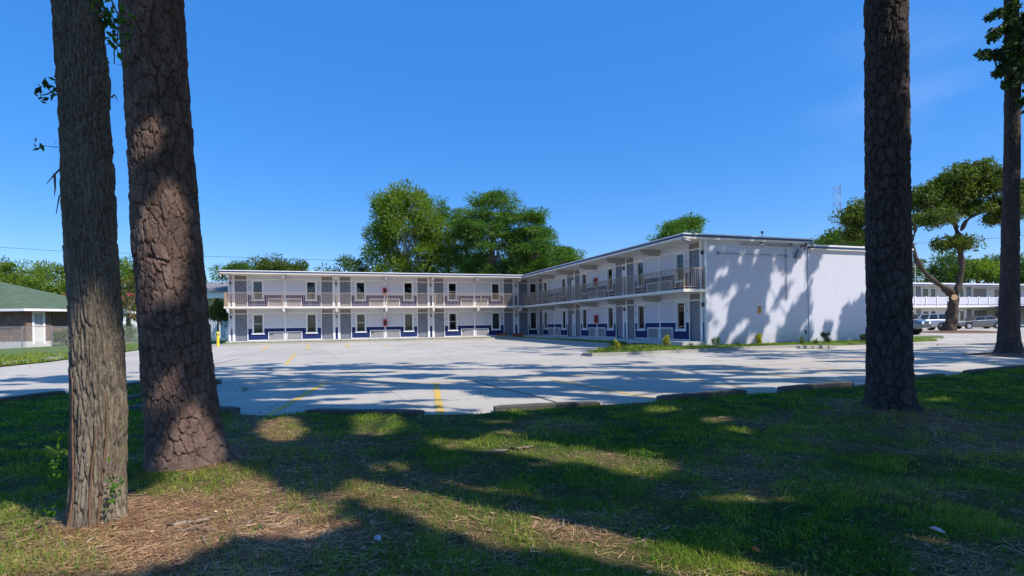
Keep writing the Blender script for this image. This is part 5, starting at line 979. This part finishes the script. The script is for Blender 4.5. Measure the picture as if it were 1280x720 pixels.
# ------------------------------------------------------------------ house at the left, fences, bollard
hY = 45.; hb = AT(65, 432, hY); HS = empty('brown_house', (hb.x, hY, .25), 0, 'small brown shingled house with green hip roof behind the fence at the left', 'house'); u_ = hY / F
hz = AT(33, 386.5, hY).z - .25; rel_ = lambda px, Y_: Vector((AT(px, 410, Y_).x - hb.x, Y_ - hY, 0)); PA, PB = rel_(33, 45.), rel_(65, 46.6); fd = (PB - PA); fL = fd.length; fan = math.atan2(fd.y, fd.x)
MB().box(-14, PA.x, 0, .2, .32, hz).build('wall', M['shingle'], HS); MB().box(PB.x - .2, PB.x, PB.y + .1, 10, .32, hz).build('wall', M['shingle'], HS); MB().box(-14, -13.8, .21, 10, .32, hz).build('wall', M['shingle'], HS)
d0, d1 = .24 * fL, .70 * fL
MB().box(0.002, d0, 0, .2, .32, hz).box(d1, fL, 0, .2, .32, hz).box(d0, d1, 0, .2, 2.75, hz).build('wall', M['shingle'], HS, PA, fan)
MB().box(-14.03, PA.x, -.04, .2, -.3, .32).build('foundation', M['walk'], HS); MB().box(0, fL, -.04, .2, -.3, .319).build('foundation', M['walk'], HS, PA, fan)
dr = MB().box(d0 + .1, d1 - .1, .05, .1, .1, 1.55).build('door', paint('pale_door', (.62, .6, .56), .6, .05), HS, PA, fan); MB().box(d0 + .1, d1 - .1, .045, .1, 1.551, 2.65).build('screen', M['grille'], dr)
MB().box(d0 - .04, d0 + .1, -.05, .1, .05, 2.82).box(d1 - .1, d1 + .04, -.05, .1, .05, 2.82).box(d0 + .1, d1 - .1, -.05, .1, 2.66, 2.82).build('door_frame', M['white'], HS, PA, fan)
ap = AT(-4, 351, 49.5) - Vector(HS.location); E1, E2 = rel_(31, 44.3), rel_(76, 46.3); ev = [(-14.8, -.7), (E1.x, E1.y), (E2.x, E2.y), (E2.x - .1, 11), (-14.8, 11)]
rf = MB().add([(x, y, hz) for x, y in ev] + [(ap.x, ap.y, ap.z), (-11, ap.y, ap.z)], [(0, 1, 5, 6), (1, 2, 5), (2, 3, 5), (3, 4, 6, 5), (4, 0, 6), (4, 3, 2, 1, 0)]).build('roof', M['greenroof'], HS)
for (xa, ya), (xb, yb) in ((ev[0], ev[1]), (ev[1], ev[2]), (ev[2], ev[3])):
    A_, B_ = Vector((xa, ya, hz)), Vector((xb, yb, hz)); MB().box(0, (B_ - A_).length, -.04, -.001, -.17, .03).build('fascia', M['white'], rf, A_, math.atan2(yb - ya, xb - xa))
MB().box(.05, .3, -.14, 0, hz - .45, hz - .28).build('porch_lamp', M['terracotta'], HS, PA, fan)
# left verge
lv = [G(q[0], q[1]) for q in ((-200, 472), (0, 459), (60, 453), (180, 437), (250, 431.5), (284, 429.8))]
mb = MB(); back = [Vector((p.x * 1.7, p.y * 1.7, 0)) for p in lv]; vs = []
for p, q in zip(lv, back): vs += [(p.x, p.y, lotz(p.y) + .05), (p.x * .35 + q.x * .65, p.y * .35 + q.y * .65, .27), (q.x, q.y, .3)]
mb.add(vs, [(3 * i + j, 3 * i + 3 + j, 3 * i + 4 + j, 3 * i + 1 + j) for i in range(len(lv) - 1) for j in (0, 1)]); tag(mb.build('roadside_lawn', M['verge']), kind='structure')
tp_ = []
r = np.random.default_rng(31)
for i in range(len(lv) - 1):
    for _ in range(2600):
        s_, t_ = r.random(), r.random() ** 1.5 * .45; p = lv[i].lerp(lv[i + 1], s_); tp_.append((p.x * (1 + .7 * t_), p.y * (1 + .7 * t_), .1 + .15 * t_))
tp_ = np.array(tp_); n_ = len(tp_); tag(link('grass', blades(tp_, .06 + .2 * r.random(n_) ** 2, .02 + .015 * r.random(n_), .3 + .6 * r.random(n_), 4, (r.random(n_) < .35) * .8), M['grass']), 'rough grass and weeds along the fence by the brown house', 'grass', kind='stuff')
for a, b, lab in (((8, 457.5), (36, 453.5), 'left one of two concrete wheel stops below the chain link fence'), ((50, 452.5), (75, 449.5), 'right one of two concrete wheel stops below the chain link fence')):
    A, B = G(*a), G(*b); d = B - A; tag(MB().box(0, d.length, -.1, .1, -.05, .15).build('wheel_stop', M['kerb'], None, A, math.atan2(d.y, d.x)), lab, 'wheel stop')
def fence(pts, label, hgt, posts, mesh_d=.16):
    P0, P1 = Vector(pts[0]), Vector(pts[1]); d = P1 - P0; L = d.xy.length; an = math.atan2(d.y, d.x); root = empty('chain_link_fence', P0, an, label, 'fence'); MB().tube([(0, 0, hgt), (L, 0, hgt)], .024, 6).build('top_rail', M['grey'], root)
    for x in np.linspace(0, L, posts): MB().tube([(x, 0, -.1), (x, 0, hgt + .06)], .035, 8).build('post', M['grey'], root)
    mb = MB(); n = int((L + hgt) / mesh_d)
    for i in range(n):
        for sg in (1, -1):
            x0 = i * mesh_d - (hgt if sg > 0 else 0); a, b = (x0, 0.03), (x0 + hgt * sg if sg > 0 else x0 - hgt, hgt)
            if sg < 0: a, b = (x0, .03), (x0 - hgt, hgt)
            (xa, za), (xb, zb) = a, b
            def cl(x, z, xo, zo):
                if x < 0: t = (0 - x) / (xo - x) if xo != x else 0; return 0, z + (zo - z) * t
                if x > L: t = (L - x) / (xo - x) if xo != x else 0; return L, z + (zo - z) * t
                return x, z
            if max(xa, xb) <= 0 or min(xa, xb) >= L: continue
            xa2, za2 = cl(xa, za, xb, zb); xb2, zb2 = cl(xb, zb, xa, za); mb.add([(xa2, .002 * sg, za2 - .006), (xb2, .002 * sg, zb2 - .006), (xb2, .002 * sg, zb2 + .006), (xa2, .002 * sg, za2 + .006)], [(0, 1, 2, 3)])
    tag(mb.build('wire_mesh', M['wire'], root), kind='stuff')
fa, fb = AT(8, 446, 38.5), AT(100, 436, 43); fa.z = .15; fb.z = .22; d = (fa - fb); fence((fa + d * .6, fb), 'chain link fence in front of the brown house at the left', AT(8, 408, 38.5).z - .15, 5)
fa, fb = AT(100, 436, 43), AT(236, 428, 50); fa.z = .22; fb.z = .25; fence((fa, fb), 'chain link fence between the two left trunks', 1.45, 5)
# grey roofed house behind, with a white lattice fence
kY = 66.; kb = AT(262, 420, kY); GH = empty('grey_house', (kb.x, kY, .2), .02, 'pale house with grey hip roof and white porch just left of the motel', 'house'); v_ = kY / F
zz = lambda py: AT(262, py, kY).z - .2
GW = paint('pale_blue_siding', (.5, .55, .6), .7, .06)
MB().box(-5, 5, 0, 6, -.3, zz(371)).build('wall', GW, GH); MB().box(-5.6, 5.6, -1.8, -1.6, zz(374), zz(366.5)).build('fascia', M['white'], GH)
MB().add([(-5.8, -2, zz(366.5)), (5.8, -2, zz(366.5)), (5.8, 7, zz(366.5)), (-5.8, 7, zz(366.5)), (-1.6, 2.5, zz(351)), (1.2, 2.5, zz(351))], [(0, 1, 5, 4), (1, 2, 5), (2, 3, 4, 5), (3, 0, 4), (3, 2, 1, 0)]).build('roof', M['greyroof'], GH)
for x in (-4.5, -2.4, -.2, 2, 4.3): MB().box(x - .12, x + .12, -1.75, -1.55, 0, zz(374)).build('porch_post', M['white'], GH)
for x in (-3.4, -1.2, 1.0, 3.2): f_ = MB().box(x - .5, x + .5, -.06, 0, zz(386), zz(375)).build('window', M['white'], GH); MB().box(x - .42, x + .42, -.07, -.061, zz(385), zz(376)).build('pane', M['carglass'], f_)
lY = 50.; lb = AT(262, 424, lY); LF = empty('lattice_fence', (lb.x, lY, .2), .05, 'white lattice fence between the big pine and the motel end', 'fence'); lh = AT(262, 398, lY).z - .2
mb = MB()
for i in range(34): x = -2.6 + i * .2; mb.box(x, x + .07, 0, .02, .1, lh)
for j in range(int(lh / .22)): mb.box(-2.6, 4.1, -.021, -.001, .15 + j * .22, .21 + j * .22)
tag(mb.build('lattice', M['white'], LF), kind='stuff')
for i in range(4): MB().box(-2.65 + i * 2.2, -2.53 + i * 2.2, -.04, .06, -.1, lh + .1).build('post', M['white'], LF)
bg_ = G(272.5, 433); r_ = empty('bollard', bg_, 0, 'yellow steel bollard at the left end of the motel', 'bollard'); MB().tube([(0, 0, 0), (0, 0, .98), (0, 0, 1.03)], [.09, .09, .05], 14).build('post', M['yellow'], r_, smooth=False); MB().cyl((0, 0, .78), 'z', .094, .06, 14).build('band', M['dark'], r_)

# ------------------------------------------------------------------ far motel at the right
fY = 66.; fo = AT(1140, 412, fY); FM = empty('far_motel', (fo.x, fY, .2), PHI - .01, 'white two storey motel block with white balcony panels in the right distance', 'motel'); s_ = lambda px: (px - 1140) * .107    # metres along the facade
def fpx(px):   # facade distance for a pixel column
    c_, sn = math.cos(PHI - .01), math.sin(PHI - .01); a, _ = ray(px, 395); k = a / F; return (k * fY - fo.x) / (c_ - k * sn)
fz = 5.75; 
MB().box(-9, 34, 0, 8, -.3, 5.2).build('wall', paint('cream_wall', (.6, .58, .56), .7, .05), FM)
MB().box(-9.5, 34.5, -1.75, 8.3, 5.22, 5.5).build('roof', M['roof'], FM); MB().box(-9.5, 34.5, -1.77, -1.751, 5.2, 5.33).build('fascia', M['fasciablue'], FM); MB().box(-9, 34, -1.6, 0, 2.55, 2.8).build('balcony_slab', M['white'], FM)
MB().box(-9, 34, -1.62, -1.55, 3.72, 3.8).build('top_rail', M['white'], FM)
pv = paint('lilac_balcony_panel', (.62, .6, .68), .6, .04)
for i in range(24):
    x = -9 + i * 1.83; MB().box(x - .06, x + .06, -1.66, -1.53, 2.8, 3.9).build('balcony_post', M['white'], FM)
    if i < 23: MB().box(x + .07, x + 1.76, -1.6, -1.57, 2.9, 3.7).build('balcony_panel', pv, FM)
for lev in (0, 2.8):
    for (a, b, z0, z1, kind) in ((1139.5, 1141.5, .0, 2.1, 'w'), (1145, 1151, 0, 2.4, 'd'), (1154, 1160, .3, 2.1, 'w'), (1164, 1169, .4, 2.1, 'w'), (1200, 1204, .1, 2.1, 'w'), (1208, 1214, 0, 2.4, 'd'), (1217, 1233, .3, 2.2, 'p'), (1243, 1258, .1, 2.1, 'p'), (1270, 1276, 0, 2.2, 'd')):
        xa, xb = fpx(a), fpx(b); mt = {'w': M['carglass'], 'd': M['door'], 'p': M['taupe']}[kind]; nm = {'w': 'window', 'd': 'door', 'p': 'screen_panel'}[kind]
        f_ = MB().box(xa - .08, xb + .08, -.03, 0, lev + z0, lev + z1 + .08).build(nm, M['white'], FM); MB().box(xa, xb, -.06, -.031, lev + z0 + .05, lev + z1).build('pane' if kind == 'w' else 'leaf', mt, f_)
cx0 = fpx(1224); MB().box(cx0, cx0 + 12, -7, -1.8, 2.35, 2.62).build('canopy', M['fasciablue'], FM); MB().box(cx0 + .1, cx0 + 11.9, -6.9, -1.8, 2.2, 2.349).build('canopy_soffit', M['taupe'], FM)
MB().box(fpx(1274) + .1, fpx(1274) + 1.0, -6.4, -5.6, -.2, 2.2).build('stone_pillar', M['brick_pillar'], FM); MB().box(cx0 + .5, cx0 + .7, -6.4, -6.2, -.2, 2.2).build('canopy_post', M['wood'], FM)
ry = MB(); ry.tube([(cx0 - .6, -1.5, 2.8), (cx0 - .6, -1.5, 3.3)], .03, 6); [ry.tube([(cx0 - .4, -2.0, z), (cx0 + 11, -2.0, z)], .025, 6) for z in (2.95, 3.2, 3.45)]; ry.build('pipe_rail', M['grey'], FM)
kerb([G(1143, 425.5), G(1180, 424.2)], '', top=.1); kerb(lin(G(1172, 431.5), G(1330, 428.5), 6), '', wd=.1, top=.05)
strip_surface('verge', [G(1100, 426), G(1180, 424.2), G(1176, 422), G(1100, 423.5)], .3, M['verge'])

# ------------------------------------------------------------------ cars
def car(name, label, cat, loc, rz, L, Wd, H, prof, glassprof, paint_m, wheel_r, tall=False, wheels=(.18, .8), rear_low=None):
    """prof: stations (x, z_low, z_belt); glassprof: polygon (x, z) of the greenhouse; front at +x"""
    root = empty(name, loc, rz, label, cat); hw = Wd / 2; mb = MB(); vs = []
    for x, zl, zb in prof:
        k = 1 - .10 * abs(2 * x / L) ** 4
        vs += [(x, -hw * k * .90, zl), (x, -hw * k, zl + .12), (x, -hw * k, (zl + zb) * .55), (x, -hw * k * .93, zb), (x, 0, zb + .03), (x, hw * k * .93, zb), (x, hw * k, (zl + zb) * .55), (x, hw * k, zl + .12), (x, hw * k * .9, zl)]
    n = 9; fs = []
    for i in range(len(prof) - 1):
        for j in range(n): fs.append((i * n + j, i * n + (j + 1) % n, (i + 1) * n + (j + 1) % n, (i + 1) * n + j))
    fs += [tuple(range(n))[::-1], tuple(len(vs) - n + j for j in range(n))]; mb.add(vs, fs)
    body = mb.build('body', paint_m, root, smooth=False); bv = body.modifiers.new('soft', 'BEVEL'); bv.width = .035; bv.segments = 2; bv.limit_method = 'ANGLE'; bv.angle_limit = R(25)
    g = glassprof; zt = max(p[1] for p in g); zb0 = min(p[1] for p in g); hw2 = lambda z: hw * (.90 - .20 * (z - zb0) / (zt - zb0)); m = len(g)
    MB().add([(x, -hw2(z), z) for x, z in g] + [(x, hw2(z), z) for x, z in g], [tuple(range(m)), tuple(range(m, 2 * m))[::-1]] + [(i, m + i, m + (i + 1) % m, (i + 1) % m) for i in range(m)]).build('cabin', paint_m, root)
    cxm = sum(p[0] for p in g) / m; czm = (zb0 + zt) / 2
    # side windows, split by pillars
    x_b0, x_b1 = g[0][0], g[1][0]; x_t1, x_t0 = g[2][0], g[3][0]; za, zb_ = zb0 + .05, zt - .09
    lerp = lambda a, b, t: a + (b - a) * t; nsp = 3 if tall else 2
    for sgn in (-1, 1):
        for q in range(nsp):
            f0, f1 = q / nsp + .035, (q + 1) / nsp - .02; pts = []
            for f, z in ((f0, za), (f1, za), (f1, zb_), (f0, zb_)):
                t = (z - zb0) / (zt - zb0); xl = lerp(x_b0, x_t0, t); xr = lerp(x_b1, x_t1, t); pts.append((lerp(xl, xr, .04 + f * .92), sgn * (hw2(z) + .006), z))
            MB().add(pts + [(x, y + sgn * .004, z) for x, y, z in pts], [(0, 1, 2, 3), (7, 6, 5, 4), (0, 4, 5, 1), (2, 6, 7, 3)]).build('side_window', M['carglass'], root)
    for nm, (xa, xb) in (('windscreen', (x_b1, x_t1)), ('rear_window', (x_b0, x_t0))):
        dx = .008 * (1 if nm == 'windscreen' else -1); za2, zb2 = zb0 + .06, zt - .05; t1, t2 = (za2 - zb0) / (zt - zb0), (zb2 - zb0) / (zt - zb0)
        MB().add([(lerp(xa, xb, t1) + dx, -hw2(za2) * .88, za2), (lerp(xa, xb, t1) + dx, hw2(za2) * .88, za2), (lerp(xa, xb, t2) + dx, hw2(zb2) * .88, zb2), (lerp(xa, xb, t2) + dx, -hw2(zb2) * .88, zb2)], [(0, 1, 2, 3)]).build(nm, M['carglass'], root)
    for wx in wheels:
        for sgn in (-1, 1):
            x = L * (wx - .5); w_ = MB().cyl((x, sgn * (hw - .2), wheel_r), 'y', wheel_r, sgn * .22, 22).build('wheel', M['tire'], root); MB().cyl((x, sgn * (hw + .0), wheel_r), 'y', wheel_r * .64, sgn * .028, 16).build('rim', M['rim'], w_)
            MB().cyl((x, sgn * (hw + .029), wheel_r), 'y', wheel_r * .16, sgn * .01, 10).build('hub', M['grey'], w_); MB().cyl((x, sgn * (hw - .18), wheel_r + .03), 'y', wheel_r * 1.17, sgn * .183, 22).build('wheel_arch', M['dark'], root)
    xf = prof[-1][0]; xr = prof[0][0]; zf = prof[-2][2]; zr = prof[1][2]
    for sgn in (-1, 1):
        MB().box(xf - .18, xf + .012, sgn * hw * .62 - .15, sgn * hw * .62 + .15, zf - .30, zf - .12).build('headlight', M['clearlens'], root); MB().box(xr - .012, xr + .22, sgn * hw * .74 - .14, sgn * hw * .74 + .11, zr - .32, zr - .08).build('tail_light', M['redlens'], root)
        MB().box(glassprof[1][0] - .35, glassprof[1][0] - .15, sgn * (hw + .02), sgn * (hw + .16), zb0 + .03, zb0 + .17).build('mirror', paint_m, root)
    MB().box(xf - .1, xf + .02, -hw * .42, hw * .42, zf - .34, zf - .14).build('grille', M['dark'], root); MB().box(xf - .1, xf + .025, -hw * .8, hw * .8, prof[-1][1] + .05, prof[-1][1] + .22).build('bumper_intake', M['dark'], root)
    MB().box(xr - .02, xr, -.25, .25, zr - .4, zr - .28).build('number_plate', M['white'], root)
    return root
c1 = G(1160, 413.6); car('suv', 'silver white sport utility vehicle parked side on between the right pine and the oak', 'car', AT(1153, 413.6, 56) * 1 - Vector((0, 0, AT(1153, 413.6, 56).z - .2)), math.pi - .10, 4.7, 1.85, 1.75,
    [(-2.35, .55, .95), (-2.25, .38, 1.08), (-1.2, .3, 1.1), (1.0, .3, 1.08), (2.1, .35, 1.0), (2.35, .45, .85)], [(-2.2, 1.08), (1.05, 1.08), (.45, 1.70), (-1.95, 1.72)], carpaint('silver_white_paint', (.30, .31, .33), .5), .38, True, (.21, .81))
cp = AT(1222, 411.6, 60.5); car('sedan', 'grey brown sedan parked side on right of the oak trunk', 'car', (cp.x, 60.5, .2), math.pi - .12, 4.85, 1.82, 1.45,
    [(-2.42, .5, .82), (-2.3, .35, 1.0), (-1.4, .22, 1.0), (.6, .22, .93), (1.6, .24, .84), (2.25, .3, .72), (2.42, .42, .6)], [(-1.9, .96), (1.2, .88), (.35, 1.38), (-1.0, 1.42)], carpaint('grey_brown_paint', (.17, .15, .14), .6), .33, False, (.2, .8))
cp = AT(1143, 420, 41.5); car('pickup_truck', 'blue grey truck front peeking out right of the right pine trunk', 'truck', (cp.x - 1.3, 42.6, .2), -1.0, 5.2, 1.9, 1.8,
    [(-2.6, .6, 1.0), (-2.5, .45, 1.15), (-1.2, .4, 1.15), (1.0, .4, 1.15), (2.2, .42, 1.12), (2.6, .5, .95)], [(-1.2, 1.14), (1.1, 1.14), (.4, 1.78), (-.9, 1.8)], carpaint('blue_grey_paint', (.09, .13, .17), .5), .4, False, (.19, .8))

# ------------------------------------------------------------------ tower, poles, wires
tY = 210.; tb0 = AT(1048, 300, tY); tw = empty('radio_tower', (tb0.x, tY, 0), .3, 'thin red and white lattice radio tower above the block wall', 'tower'); th_ = AT(1048, 233, tY).z
corners = [(1.6 * math.cos(a), 1.6 * math.sin(a)) for a in (.3, 2.4, 4.5)]; seg = 16
M['towerred'] = paint('faded_red_paint', (.5, .2, .2), .6, .1)
for j in range(seg):
    mb = MB(); z0, z1 = th_ * j / seg, th_ * (j + 1) / seg
    for i in range(3):
        a, b = corners[i], corners[(i + 1) % 3]; mb.tube([(a[0], a[1], z0), (a[0], a[1], z1)], .06, 4); mb.tube([(a[0], a[1], z0), (b[0], b[1], z1)], .035, 4); mb.tube([(b[0], b[1], z0), (a[0], a[1], z1)], .035, 4); mb.tube([(a[0], a[1], z1), (b[0], b[1], z1)], .04, 4)
    mb.build('lattice_section', M['towerred'] if j % 2 else M['roof'], tw)
def wire(pts, lab, r=.018):
    P0 = [AT(*p) for p in pts]; mb = MB(); o = P0[0]; mb.tube([p - o for p in P0], r, 4); tag(mb.build('power_line', M['dark'], None, o), lab, 'power line')
wire([(1120, 305, 60), (1180, 302.5, 58), (1254, 297, 55), (1330, 289, 52)], 'upper thin power line crossing the sky below the oak crown'); wire([(1120, 330, 60), (1180, 327, 58), (1254, 321, 55), (1330, 313, 52)], 'lower thin power line crossing behind the oak trunk')
wire([(-60, 305, 62), (60, 313, 62), (250, 320, 62), (500, 328, 63)], 'thin power line low in the sky behind the left trees')
for px, top, Y, lab, r in ((1136.5, 302, 60, 'utility pole just right of the right pine trunk', .14), (1145, 330, 75, 'thinner utility pole behind the far motel roof', .12)):
    b = AT(px, 420, Y); e = empty('utility_pole', (b.x, Y, .1), 0, lab, 'utility pole'); hh = AT(px, top, Y).z; MB().tube([(0, 0, -.2), (0, 0, hh)], [r, r * .7], 10).build('pole', M['pole'], e); MB().box(-.9, .9, -.06, .06, hh - .5, hh - .38).build('crossarm', M['wood'], e)
    for x in (-.8, 0, .8): MB().cyl((x, 0, hh - .38), 'z', .05, .14, 8).build('insulator', M['grey'], e)
# weeds in the lot
for i, (px, py, lab) in enumerate(((307, 489, 'small green weed growing from the concrete right of the big left pine'), (338, 462.5, 'tiny dark weed in the concrete joint left of the crack'), (1241, 455, 'small weed at the lot edge near the right trunk'))):
    g_ = G(px, py); root = empty('weed', g_, 0, lab, 'weed'); r = np.random.default_rng(i); q = np.stack([r.normal(size=40) * .12, r.normal(size=40) * .1, .015 + .05 * r.random(40)], 1); link('leaves', leaf_mesh(q, .028, i), M['leaf_mid'], root)
print('TRIS', sum(len(o.data.loops) - 2 * len(o.data.polygons) for o in bpy.data.objects if o.type == 'MESH'), 'OBJ', len(bpy.data.objects))
